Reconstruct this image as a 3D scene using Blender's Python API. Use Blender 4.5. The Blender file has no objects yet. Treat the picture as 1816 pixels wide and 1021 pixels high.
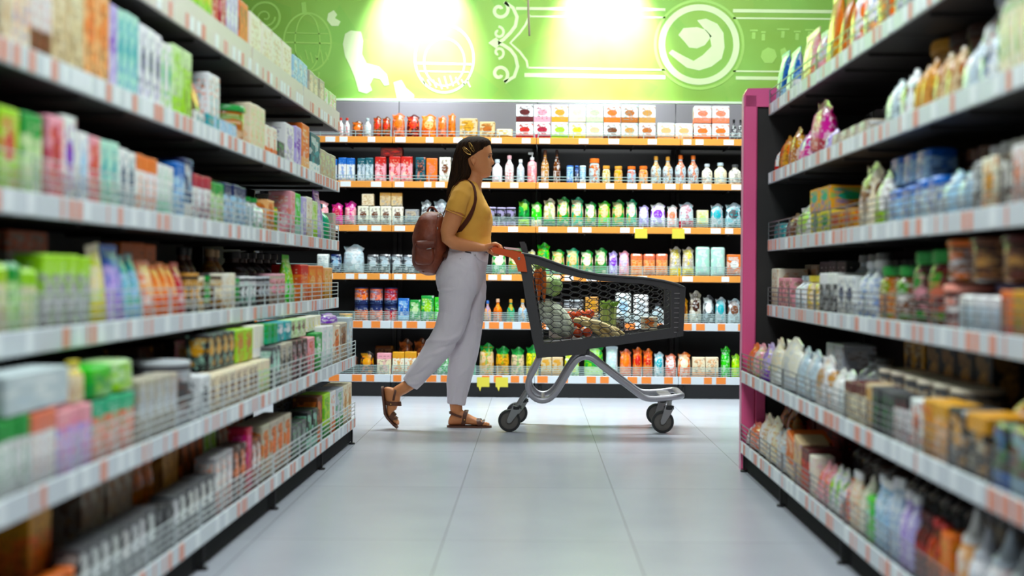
import bpy, math, random
from mathutils import Vector, Matrix, noise
random.seed(7)
C = bpy.context.scene.collection
PI = math.pi
F_PX, CX, CY, CAMH, ROLL = 50/36*1816, 980.0, 487.0, 0.855, 0.0083

def derot(px, py):
    dx, dy = px-CX, py-CY
    return dx + dy*ROLL, dy - dx*ROLL
def P(px, py, Y):
    "the point at distance Y that the photograph shows at pixel (px, py)"
    dx, dy = derot(px, py)
    return Vector((dx/F_PX*Y, Y, CAMH - dy/F_PX*Y))

# ------------------------------------------------------------------ colours
def lin(h):
    h = h.lstrip('#'); v = [int(h[i:i+2], 16)/255 for i in (0, 2, 4)]
    return [c/12.92 if c <= .04045 else ((c+.055)/1.055)**2.4 for c in v]
COL = dict(white='f0efec', cream='efe3c8', ivory='f3eddc', beige='d9c3a0', tan='c79a6b', brown='6e4027', dark_brown='3b2218',
 maroon='5c1c1c', red='cf2f26', crimson='b8233f', pink='f2b3bb', salmon='ee9a86', magenta='e0309a', purple='8d5fc0', lavender='c9bce6',
 blue='3f74c4', pale_blue='b4d4ea', navy='1f2b57', teal='1fa6ae', dark_teal='1e5a66', mint='bfe8d6', sea_green='2fae7c', green='1f9a3c',
 bright_green='3ccf2a', pale_green='cfe8b4', lime='a5dc2e', yellow='e6d33c', gold='dd9e36', amber='b5651d', orange='ee7420', peach='f6c096',
 grey='9b9a9c', pale_grey='c9ced2', dark_grey='4a4a4c', black='1c1b1c', greige='bcb3a2', silver='c4d2d8')
def wd(c): return c.replace('_', ' ')

# ------------------------------------------------------------------ materials
def newmat(name):
    m = bpy.data.materials.new(name); m.use_nodes = True
    nt = m.node_tree; nt.nodes.clear()
    out = nt.nodes.new('ShaderNodeOutputMaterial'); b = nt.nodes.new('ShaderNodeBsdfPrincipled')
    nt.links.new(b.outputs[0], out.inputs[0])
    return m, nt, b
class NT:
    def __init__(s, nt): s.nt = nt
    def n(s, t, **k):
        x = s.nt.nodes.new(t)
        for a, v in k.items(): setattr(x, a, v)
        return x
    def put(s, sock, v):
        if hasattr(v, 'is_output') or isinstance(v, bpy.types.NodeSocket): s.nt.links.new(v, sock)
        else: sock.default_value = v
    def m(s, op, a, b=None, c=None):
        x = s.n('ShaderNodeMath', operation=op)
        s.put(x.inputs[0], a)
        if b is not None: s.put(x.inputs[1], b)
        if c is not None: s.put(x.inputs[2], c)
        return x.outputs[0]
    def mix(s, f, a, b):
        x = s.n('ShaderNodeMix', data_type='RGBA')
        s.put(x.inputs[0], f); s.put(x.inputs[6], a); s.put(x.inputs[7], b)
        return x.outputs[2]
    def attr(s, name):
        return s.n('ShaderNodeAttribute', attribute_type='OBJECT', attribute_name=name)
def rgba(h): return (*lin(h), 1)

def simple(name, h, rough=.5, metal=0, vary=.0, scale=8, bump=0, bscale=60, spec=None, coat=0, h2=None, stretch=None):
    m, nt, b = newmat(name); g = NT(nt)
    b.inputs['Roughness'].default_value = rough; b.inputs['Metallic'].default_value = metal
    if coat: b.inputs['Coat Weight'].default_value = coat
    if spec is not None: b.inputs['Specular IOR Level'].default_value = spec
    tc = g.n('ShaderNodeTexCoord'); vec = tc.outputs['Object']
    if stretch:
        mp = g.n('ShaderNodeMapping'); mp.inputs['Scale'].default_value = stretch
        nt.links.new(vec, mp.inputs[0]); vec = mp.outputs[0]
    if vary or h2:
        nz = g.n('ShaderNodeTexNoise'); nz.inputs['Scale'].default_value = scale; nz.inputs['Detail'].default_value = 4
        nt.links.new(vec, nz.inputs['Vector'])
        c = lin(h)
        lo = [x*(1-vary) for x in c]; hi = lin(h2) if h2 else [min(1, x*(1+vary)) for x in c]
        f = g.m('MULTIPLY_ADD', nz.outputs[0], 2.2, -.6); f = g.m('MINIMUM', g.m('MAXIMUM', f, 0.), 1.)
        nt.links.new(g.mix(f, (*lo, 1), (*hi, 1)), b.inputs['Base Color'])
    else: b.inputs['Base Color'].default_value = rgba(h)
    if bump:
        nz = g.n('ShaderNodeTexNoise'); nz.inputs['Scale'].default_value = bscale; nz.inputs['Detail'].default_value = 5
        nt.links.new(vec, nz.inputs['Vector'])
        bp = g.n('ShaderNodeBump'); bp.inputs['Strength'].default_value = bump; bp.inputs['Distance'].default_value = .01
        nt.links.new(nz.outputs[0], bp.inputs['Height']); nt.links.new(bp.outputs[0], b.inputs['Normal'])
    return m

def printed(name, rough, coat=0):
    "packaging print: the colours and the layout come from each object's own properties"
    m, nt, b = newmat(name); g = NT(nt)
    tc = g.n('ShaderNodeTexCoord')
    sp = g.n('ShaderNodeSeparateXYZ'); nt.links.new(tc.outputs['Generated'], sp.inputs[0])
    sn = g.n('ShaderNodeSeparateXYZ'); nt.links.new(tc.outputs['Normal'], sn.inputs[0])
    side = g.m('GREATER_THAN', g.m('ABSOLUTE', sn.outputs[0]), .75)
    x, y, z = sp.outputs
    u = g.m('ADD', g.m('MULTIPLY', x, g.m('SUBTRACT', 1., side)), g.m('MULTIPLY', y, side))
    A, B, K, L = g.attr('ca'), g.attr('cb'), g.attr('cc'), g.attr('lay')
    rnd = g.n('ShaderNodeObjectInfo').outputs['Random']
    sl = g.n('ShaderNodeSeparateXYZ'); nt.links.new(L.outputs['Vector'], sl.inputs[0])
    col = A.outputs['Color']
    # small printed blotches
    cmb = g.n('ShaderNodeCombineXYZ')
    nt.links.new(g.m('MULTIPLY', u, 3.2), cmb.inputs[0]); nt.links.new(g.m('MULTIPLY', z, 5.), cmb.inputs[1])
    nt.links.new(A.outputs['Fac'], cmb.inputs[2])
    vo = g.n('ShaderNodeTexVoronoi'); vo.inputs['Scale'].default_value = 1.3; nt.links.new(cmb.outputs[0], vo.inputs['Vector'])
    sc = g.n('ShaderNodeSeparateColor'); nt.links.new(vo.outputs['Color'], sc.inputs[0])
    bl = g.m('MULTIPLY', g.m('LESS_THAN', sc.outputs[0], .22), .55)
    col = g.mix(bl, col, K.outputs['Color'])
    b2 = g.m('MULTIPLY', g.m('GREATER_THAN', sc.outputs[1], .72), g.m('MULTIPLY', g.m('GREATER_THAN', z, .12), .6))
    col = g.mix(g.m('MULTIPLY', b2, g.m('LESS_THAN', z, .9)), col, B.outputs['Color'])
    # oval emblem
    ex = g.m('POWER', g.m('DIVIDE', g.m('SUBTRACT', u, .5), .3), 2.)
    ez = g.m('POWER', g.m('DIVIDE', g.m('SUBTRACT', z, .56), .17), 2.)
    em = g.m('MULTIPLY', g.m('LESS_THAN', g.m('ADD', ex, ez), 1.), sl.outputs[0])
    col = g.mix(em, col, B.outputs['Color'])
    # top and lower colour bands
    tb = g.m('GREATER_THAN', z, g.m('SUBTRACT', 1., sl.outputs[1])); col = g.mix(tb, col, B.outputs['Color'])
    lb = g.m('LESS_THAN', z, sl.outputs[2]); col = g.mix(lb, col, B.outputs['Color'])
    # lines of small print
    fu = g.m('FLOOR', g.m('MULTIPLY', u, 11.)); fz = g.m('FLOOR', g.m('MULTIPLY', z, 26.))
    c2 = g.n('ShaderNodeCombineXYZ'); nt.links.new(fu, c2.inputs[0]); nt.links.new(fz, c2.inputs[1]); nt.links.new(g.m('MULTIPLY', A.outputs['Fac'], 31.), c2.inputs[2])
    wn = g.n('ShaderNodeTexWhiteNoise'); nt.links.new(c2.outputs[0], wn.inputs[0])
    odd = g.m('GREATER_THAN', g.m('MODULO', fz, 3.), .5)
    inz = g.m('MULTIPLY', g.m('GREATER_THAN', z, .1), g.m('LESS_THAN', z, .88))
    inu = g.m('LESS_THAN', g.m('ABSOLUTE', g.m('SUBTRACT', u, .5)), .38)
    tx = g.m('MULTIPLY', g.m('MULTIPLY', g.m('GREATER_THAN', wn.outputs[0], .66), odd), g.m('MULTIPLY', g.m('MULTIPLY', inz, inu), .5))
    col = g.mix(tx, col, K.outputs['Color'])
    hs = g.n('ShaderNodeHueSaturation'); hs.inputs['Saturation'].default_value = 1.25; nt.links.new(col, hs.inputs['Color']); col = hs.outputs[0]
    nt.links.new(col, b.inputs['Base Color'])
    b.inputs['Roughness'].default_value = rough
    if coat: b.inputs['Coat Weight'].default_value = coat
    return m
def plaincol(name, rough):
    m, nt, b = newmat(name); g = NT(nt)
    nt.links.new(g.attr('ca').outputs['Color'], b.inputs['Base Color']); b.inputs['Roughness'].default_value = rough
    return m

MAT = dict(
 carton=printed('printed_card', .5), film=printed('printed_film', .3, .3), glass=printed('labelled_jar', .16, .6), plastic=plaincol('coloured_plastic', .35),
 rail=simple('price_rail_plastic', 'd3d9dd', .4, vary=.04, scale=3), rail_warm=simple('price_rail_cream', 'dccfc8', .45, vary=.05, scale=3),
 rail_orange=simple('price_rail_orange', 'f09b3e', .45, vary=.06, scale=3),
 tick_salmon=simple('salmon_ticket', 'e39a84', .6), tick_white=simple('white_ticket', 'eef2f2', .5), tick_orange=simple('orange_ticket', 'f0862f', .6),
 tick_yellow=simple('yellow_ticket', 'dfd040', .6),
 shelf=simple('charcoal_powder_coat', '2c2724', .55, vary=.12, scale=4, bump=.05), panel=simple('dark_back_panel', '221e1c', .6, vary=.15, scale=3, bump=.05),
 panel_grey=simple('grey_top_panel', '8d878c', .6, vary=.06, scale=2), wire=simple('pale_zinc_wire', 'cfd6d6', .35, .25),
 pink=simple('pink_lacquer', 'ec5f93', .35, vary=.04, scale=2), pink_edge=simple('pale_pink_edge', 'e59ab8', .4),
 black=simple('black_plastic', '1b1a1a', .5), foot=simple('dark_steel', '2f2d2d', .4, .6), wire_dark=simple('dark_zinc_wire', '8a8b8c', .35, .6), clear=simple('riser_plastic', 'a9bfbb', .15))

# ------------------------------------------------------------------ mesh collector
class M:
    def __init__(s): s.v = []; s.f = []
    def add(s, vs, fs):
        o = len(s.v); s.v += [tuple(v) for v in vs]; s.f += [tuple(i+o for i in f) for f in fs]
    def box(s, c, d, R=None):
        vs = []
        for x in (-.5, .5):
            for y in (-.5, .5):
                for z in (-.5, .5):
                    v = Vector((x*d[0], y*d[1], z*d[2]))
                    if R: v = R @ v
                    vs.append(Vector(c)+v)
        s.add(vs, [(0,1,3,2),(4,6,7,5),(0,4,5,1),(2,3,7,6),(0,2,6,4),(1,5,7,3)])
    def bbox(s, x0, x1, y0, y1, z0, z1, bev=.0):
        "axis aligned box with softly bevelled edges"
        if bev <= 0: return s.box(((x0+x1)/2, (y0+y1)/2, (z0+z1)/2), (x1-x0, y1-y0, z1-z0))
        rings = []
        for z, k in ((z0, bev), (z0+bev, 0), (z1-bev, 0), (z1, bev)):
            b = bev
            a0, a1, c0, c1 = x0+k, x1-k, y0+k, y1-k
            rings.append([(a0+b,c0,z),(a1-b,c0,z),(a1,c0+b,z),(a1,c1-b,z),(a1-b,c1,z),(a0+b,c1,z),(a0,c1-b,z),(a0,c0+b,z)])
        s.rings(rings)
    def rings(s, R, cap=True, closed=False):
        n = len(R[0]); vs = [p for r in R for p in r]; fs = []
        m = len(R)
        for i in range(m if closed else m-1):
            j = (i+1) % m
            for k in range(n):
                l = (k+1) % n
                fs.append((i*n+k, i*n+l, j*n+l, j*n+k))
        if cap and not closed:
            fs.append(tuple(range(n))[::-1]); fs.append(tuple((m-1)*n+k for k in range(n)))
        s.add(vs, fs)
    def lathe(s, prof, n=20, c=(0,0,0), sx=1, sy=1):
        s.rings([[(c[0]+r*sx*math.cos(2*PI*k/n), c[1]+r*sy*math.sin(2*PI*k/n), c[2]+z) for k in range(n)] for r, z in prof])
    def tube(s, pts, r, n=8, closed=False, up=None, r2=None):
        "tube along pts; r number or list; r2 the second half-axis (along up)"
        pts = [Vector(p) for p in pts]; N = len(pts); R = []
        up0 = Vector(up) if up else None; prev = None
        for i, p in enumerate(pts):
            a = pts[(i-1) % N] if (closed or i) else pts[0]; b = pts[(i+1) % N] if (closed or i < N-1) else pts[-1]
            t = (b-a).normalized()
            if up0 is not None: u = up0 - t*up0.dot(t)
            elif prev is None: u = Vector((0,0,1)) if abs(t.z) < .9 else Vector((0,1,0)); u = u - t*u.dot(t)
            else: u = prev - t*prev.dot(t)
            u.normalize(); prev = u; w = t.cross(u)
            ra = r[i] if isinstance(r, (list, tuple)) else r
            rb = (r2[i] if isinstance(r2, (list, tuple)) else r2) if r2 is not None else ra
            R.append([p + w*ra*math.cos(2*PI*k/n) + u*rb*math.sin(2*PI*k/n) for k in range(n)])
        s.rings(R, closed=closed)
    def cap_tube(s, pts, r, n=10, r2=None, up=None):
        "tube with rounded ends"
        pts = [Vector(p) for p in pts]; rs = list(r) if isinstance(r, (list, tuple)) else [r]*len(pts)
        rr = None if r2 is None else (list(r2) if isinstance(r2, (list, tuple)) else [r2]*len(pts))
        a = (pts[0]-pts[1]).normalized(); b = (pts[-1]-pts[-2]).normalized()
        P0, R0, Q0 = [], [], []
        for k in (1., .92, .7, .38): 
            P0.append(pts[0]+a*rs[0]*k); R0.append(rs[0]*math.sqrt(max(0.003, 1-k*k))); Q0.append((rr[0] if rr else rs[0])*math.sqrt(max(0.003, 1-k*k)))
        P1, R1, Q1 = [], [], []
        for k in (.38, .7, .92, 1.):
            P1.append(pts[-1]+b*rs[-1]*k); R1.append(rs[-1]*math.sqrt(max(0.003, 1-k*k))); Q1.append((rr[-1] if rr else rs[-1])*math.sqrt(max(0.003, 1-k*k)))
        s.tube(P0+pts+P1, R0+rs+R1, n, up=up, r2=(Q0+rr+Q1) if rr else None)
    def ell(s, c, r, n=16, m=10, R=None):
        rg = []
        for i in range(m+1):
            a = -PI/2 + PI*min(max(i/m, .01), .99)
            ring = []
            for k in range(n):
                v = Vector((r[0]*math.cos(a)*math.cos(2*PI*k/n), r[1]*math.cos(a)*math.sin(2*PI*k/n), r[2]*math.sin(a)))
                if R: v = R @ v
                ring.append(Vector(c)+v)
            rg.append(ring)
        s.rings(rg)
    def prism(s, poly, f, d0, d1):
        "polygon (list of 2D) extruded: f(u, v, d) gives the 3D point"
        n = len(poly)
        s.add([f(u, v, d0) for u, v in poly]+[f(u, v, d1) for u, v in poly],
              [tuple(range(n))[::-1], tuple(range(n, 2*n))]+[(k, (k+1) % n, n+(k+1) % n, n+k) for k in range(n)])
    def mesh(s, name, smooth=True, ang=40):
        me = bpy.data.meshes.new(name); me.from_pydata(s.v, [], s.f); me.validate()
        import bmesh
        b = bmesh.new(); b.from_mesh(me); bmesh.ops.recalc_face_normals(b, faces=b.faces); b.to_mesh(me); b.free()
        if smooth:
            me.shade_smooth(); me.set_sharp_from_angle(angle=math.radians(ang))
        return me

def wmat(o):
    return Matrix.Translation(o.location) if o.type == 'EMPTY' else Matrix.Identity(4)
def obj(name, m, mat, parent=None, smooth=True, ang=40):
    me = m.mesh(name, smooth, ang) if isinstance(m, M) else m
    if mat: me.materials.append(MAT[mat] if isinstance(mat, str) else mat)
    o = bpy.data.objects.new(name, me); C.objects.link(o)
    if parent: o.parent = parent; o.matrix_parent_inverse = wmat(parent).inverted()
    return o
def thing(name, label, cat, loc=(0,0,0), group=None):
    o = bpy.data.objects.new(name, None); C.objects.link(o); o.location = loc; o.empty_display_size = .05
    return tag(o, label, cat, group)
LABELS = {}
def tag(o, label, cat, group=None):
    o['label'] = label; o['category'] = cat
    if group: o['group'] = group
    LABELS.setdefault(label, []).append(o.name)
    return o
def struct(name, m, mat, smooth=False):
    o = obj(name, m, mat, smooth=smooth); o['kind'] = 'structure'; return o
# ------------------------------------------------------------------ the room
def floor_mat():
    m, nt, b = newmat('polished_floor_tiles'); g = NT(nt)
    tc = g.n('ShaderNodeTexCoord'); sp = g.n('ShaderNodeSeparateXYZ'); nt.links.new(tc.outputs['Object'], sp.inputs[0])
    def joint(v, off, pitch, w):
        f = g.m('FRACT', g.m('DIVIDE', g.m('SUBTRACT', v, off), pitch))
        d = g.m('MULTIPLY', g.m('MINIMUM', f, g.m('SUBTRACT', 1., f)), pitch)
        return g.m('LESS_THAN', d, w)
    sx = g.m('ADD', sp.outputs[0], g.m('MULTIPLY', sp.outputs[1], .0132)); jx = joint(sx, -.283, .605, .0018); jy = joint(sp.outputs[1], 4.57, 1.14, .0018)
    j = g.m('MAXIMUM', jx, jy)
    c = g.n('ShaderNodeCombineXYZ')
    nt.links.new(g.m('FLOOR', g.m('DIVIDE', g.m('SUBTRACT', sx, -.283), .605)), c.inputs[0])
    nt.links.new(g.m('FLOOR', g.m('DIVIDE', g.m('SUBTRACT', sp.outputs[1], 4.57), 1.14)), c.inputs[1])
    wn = g.n('ShaderNodeTexWhiteNoise'); nt.links.new(c.outputs[0], wn.inputs[0])
    nz = g.n('ShaderNodeTexNoise'); nz.inputs['Scale'].default_value = 2.5; nz.inputs['Detail'].default_value = 6; nt.links.new(tc.outputs['Object'], nz.inputs['Vector'])
    f = g.m('MULTIPLY_ADD', wn.outputs[0], .25, g.m('MULTIPLY', nz.outputs[0], .75))
    col = g.mix(f, rgba('aeb0b8'), rgba('c2c4cc'))
    col = g.mix(g.m('MULTIPLY', j, .6), col, rgba('67605f'))
    nt.links.new(col, b.inputs['Base Color'])
    r = g.m('MULTIPLY_ADD', nz.outputs[0], .05, .22); nt.links.new(r, b.inputs['Roughness'])
    b.inputs['Specular IOR Level'].default_value = .6
    return m
MAT['matt_black'] = simple('matt_black_shade', '0b0a0a', .85, spec=.2)
mf = M(); mf.box((0, 5.4, -.05), (9.0, 11.0, .1)); struct('floor', mf, floor_mat())
MAT['wall'] = simple('painted_wall', 'd9dad6', .8, vary=.03, scale=2)
mw = M(); mw.box((0, 10.46, 1.8), (9.0, .1, 3.6)); struct('wall_back', mw, 'wall')
mc = M(); mc.box((0, 5.4, 3.68), (9.0, 11.0, .1)); struct('ceiling', mc, 'wall')

# green mural on the back wall
def mural_mat():
    m, nt, b = newmat('green_mural_print'); g = NT(nt)
    tc = g.n('ShaderNodeTexCoord')
    nz = g.n('ShaderNodeTexNoise'); nz.inputs['Scale'].default_value = 1.6; nz.inputs['Detail'].default_value = 3; nt.links.new(tc.outputs['Object'], nz.inputs['Vector'])
    f = g.m('MULTIPLY_ADD', nz.outputs[0], 2.6, -.8); f = g.m('MINIMUM', g.m('MAXIMUM', f, 0.), 1.)
    vo = g.n('ShaderNodeTexVoronoi'); vo.inputs['Scale'].default_value = 4; nt.links.new(tc.outputs['Object'], vo.inputs['Vector'])
    sc = g.n('ShaderNodeSeparateColor'); nt.links.new(vo.outputs['Color'], sc.inputs[0])
    col = g.mix(f, rgba('819f2c'), rgba('8cbc52'))
    col = g.mix(g.m('MULTIPLY', sc.outputs[0], .3), col, rgba('5fa83c'))
    nt.links.new(col, b.inputs['Base Color']); b.inputs['Roughness'].default_value = .6
    return m
MY = 10.36
mural = thing('wall_mural', 'green printed mural with white line drawings high on the back wall', 'mural', (0, MY, 2.12))
mm = M(); mm.bbox(-3.2, 3.2, MY, MY+.04, 2.125, 3.55, .004); obj('mural_panel', mm, mural_mat(), mural, smooth=False)
me_ = M(); me_.bbox(-3.2, 3.2, MY-.02, MY+.04, 2.105, 2.124, .003); obj('bottom_trim', me_, simple('pale_trim', 'dfeecf', .5), mural, smooth=False)
MAT['mwhite'] = simple('white_mural_ink', 'cfe0a8', .6, vary=.08, scale=5)
MAT['mpale'] = simple('pale_green_mural_ink', '9cc75c', .6, vary=.08, scale=6)
def stroke(m, pts, w, closed=False, Y=MY-.002):
    "flat painted stroke through pixel points"
    p = [P(x, y, Y) for x, y in pts]; N = len(p); L = []
    for i in range(N):
        a = p[i-1] if (i or closed) else p[0]; b = p[(i+1) % N] if (i < N-1 or closed) else p[-1]
        t = (b-a).normalized(); nn = Vector((-t.z, 0, t.x)); h = w/2*Y/F_PX
        L.append([p[i]-nn*h+Vector((0,.004,0)), p[i]+nn*h+Vector((0,.004,0)), p[i]+nn*h, p[i]-nn*h])
    m.rings(L, closed=closed)
def blob(m, pts, Y=MY-.002):
    m.prism(pts, lambda u, v, d: P(u, v, Y)+Vector((0, d, 0)), 0, .004)
def arc(cx, cy, r, a0, a1, n=24, ry=None):
    ry = ry or r
    return [(cx+r*math.cos(math.radians(a0+(a1-a0)*k/n)), cy+ry*math.sin(math.radians(a0+(a1-a0)*k/n))) for k in range(n+1)]
def spiral(cx, cy, r0, r1, a0, a1, n=26):
    return [(cx+(r0+(r1-r0)*k/n)*math.cos(math.radians(a0+(a1-a0)*k/n)), cy+(r0+(r1-r0)*k/n)*math.sin(math.radians(a0+(a1-a0)*k/n))) for k in range(n+1)]
m = M()
stroke(m, [(915, 15), (1180, 17)], 5); stroke(m, [(940, 29), (1180, 31)], 3); stroke(m, [(930, 133), (1180, 137)], 7); stroke(m, [(936, 120), (1180, 124)], 3)
stroke(m, [(1300, 19), (1620, 22)], 6); stroke(m, [(1300, 32), (1620, 35)], 3); stroke(m, [(1305, 138), (1620, 142)], 6); stroke(m, [(1300, 126), (1620, 129)], 3)
obj('banner_outline', m, 'mwhite', mural, smooth=False)
m = M()
stroke(m, spiral(886, 18, 17, 4, -60, 330), 6); stroke(m, spiral(886, 131, 16, 4, 60, -330), 6)
stroke(m, [(895, 4), (910, 14), (917, 30), (914, 46), (905, 58), (893, 70), (884, 76)], 6)
stroke(m, [(895, 146), (912, 136), (918, 118), (914, 100), (905, 88), (893, 80), (884, 76)], 6)
stroke(m, spiral(884, 58, 11, 3, -90, 260), 4.5); stroke(m, spiral(884, 93, 11, 3, 90, -260), 4.5)
blob(m, [(866, 76), (874, 70), (880, 66), (888, 76), (880, 86), (874, 82)])
stroke(m, [(940, 26), (932, 44), (922, 58), (905, 76), (922, 92), (934, 108), (936, 120)], 4)
obj('scroll_ornament', m, 'mwhite', mural, smooth=False)
m = M(); stroke(m, arc(1240, 79, 66, 0, 350, 60), 11, closed=True); obj('ring', m, 'mwhite', mural, smooth=False)
m = M(); stroke(m, arc(1240, 79, 78, 0, 350, 60), 5, closed=True); obj('outer_ring', m, 'mpale', mural, smooth=False)
m = M()
blob(m, [(1203,62),(1212,50),(1236,48),(1252,53),(1262,64),(1250,80),(1236,86),(1222,84),(1214,74)])
blob(m, [(1236,36),(1252,33),(1272,42),(1283,58),(1285,84),(1280,104),(1262,118),(1240,125),(1218,120),(1200,106),(1186,94),(1192,88),(1214,100),(1230,108),(1246,98),(1262,82),(1258,62),(1246,48)])
obj('hands_emblem', m, 'mwhite', mural, smooth=False)
m = M()      # the balloon-like drawing, the flourishes and the round drawing on the left
stroke(m, arc(545, 75, 42, 0, 350, 40, 52), 3, closed=True, Y=MY-.001); stroke(m, arc(545, 75, 22, 0, 350, 30, 50), 2, closed=True); stroke(m, [(503, 75), (587, 77)], 3); stroke(m, [(508, 58), (582, 60)], 2)
stroke(m, [(538, 4), (540, 24)], 8); stroke(m, [(525, 128), (530, 150), (562, 150), (566, 128)], 3)
for k in range(8): stroke(m, [(514+k*9, 88+(k % 3)*5), (519+k*9, 112-(k % 2)*6)], 2.2)
stroke(m, arc(470, 30, 26, 0, 350, 26), 4, closed=True); stroke(m, spiral(470, 30, 18, 3, 0, 480), 3)
obj('balloon_drawing', m, 'mpale', mural, smooth=False)
m = M()
blob(m, [(582,24),(592,18),(598,26),(594,32),(604,38),(600,46),(588,46),(580,36)])
blob(m, [(612,60),(622,54),(640,56),(644,72),(642,96),(650,112),(672,118),(686,132),(690,150),(682,152),(674,140),(662,138),(656,150),(660,160),(650,166),(636,162),(630,140),(622,120),(612,100),(608,78)])
blob(m, [(698,146),(712,142),(720,156),(734,168),(734,174),(704,174)])
stroke(m, arc(788, 104, 52, 0, 350, 44, 60), 4, closed=True); stroke(m, arc(788, 110, 36, 0, 350, 36, 42), 3, closed=True, Y=MY-.001)
stroke(m, [(740, 112), (836, 114)], 4); stroke(m, [(744, 126), (832, 128)], 2.5)
for k in range(9): stroke(m, [(748+k*10, 138+4*math.sin(k)), (754+k*10, 154-4*math.cos(k))], 2.6)
obj('flourish_drawing', m, 'mwhite', mural, smooth=False)
m = M()
for x, y, w in ((1330,54,14),(1350,57,8),(1378,52,22),(1408,56,12),(1428,53,16)): stroke(m, [(x, y), (x+w, y)], 3); stroke(m, [(x+w*.5, y+3), (x+w*.45, y+15)], 6)
blob(m, [(1352,90),(1362,84),(1374,88),(1378,100),(1370,112),(1356,112),(1349,101)]); blob(m, [(1384,88),(1392,84),(1398,96),(1396,110),(1387,112)])
obj('banner_lettering', m, 'mpale', mural, smooth=False)

# hanging sign cable in front of the mural
m = M(); m.cap_tube([P(939, 62, 9.9), P(937, 20, 9.9), P(935.5, -120, 9.9), Vector((P(935, -120, 9.9).x, 9.9, 3.62))], .008, 8)
tag(obj('hanging_rod', m, simple('dull_brown_steel', '7a6a5a', .5, .4)), 'thin brown rod hanging from the ceiling before the green mural', 'rod')

# ------------------------------------------------------------------ shelving frames
class Frame:
    "s runs along the shelf, t goes into the shelf from the upper shelf fronts"
    def __init__(s, O, e1, e2): s.O = Vector(O); s.e1 = Vector(e1).normalized(); s.e2 = Vector(e2).normalized(); s.rot = math.atan2(s.e2.x, -s.e2.y)
    def w(s, a, t, z): p = s.O + s.e1*a - s.e2*t; return Vector((p.x, p.y, z))
    def box(s, m, a0, a1, t0, t1, z0, z1, bev=0):
        q = M(); q.bbox(a0, a1, t0, t1, z0, z1, bev); m.add([s.w(*v) for v in q.v], q.f)
    def s_of(s, px, t):
        "where the sight line of pixel column px crosses the plane at depth t"
        k = (px-CX)/F_PX; q = s.O - s.e2*t
        return (k*q.y - q.x)/(s.e1.x - k*s.e1.y)
FL = Frame((-1.075, 7.17), (0, -1), (1, 0))
FR = Frame((.945, 6.34), (.0132, -1), (-1, -.0132))
FB = Frame((-2.1, 9.87), (1, 0), (0, -1))
ZL = [1.59, 1.287, .992, .707, .415, .105]
ZB = [1.783, 1.473, 1.168, .833, .50, .128]
ORD = ['top', 'second', 'third', 'fourth', 'fifth', 'bottom']
def tfront(side, k): return 0.0 if (side == 'B' or k < 4) else (-.09 if side == 'L' else -.115)

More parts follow.
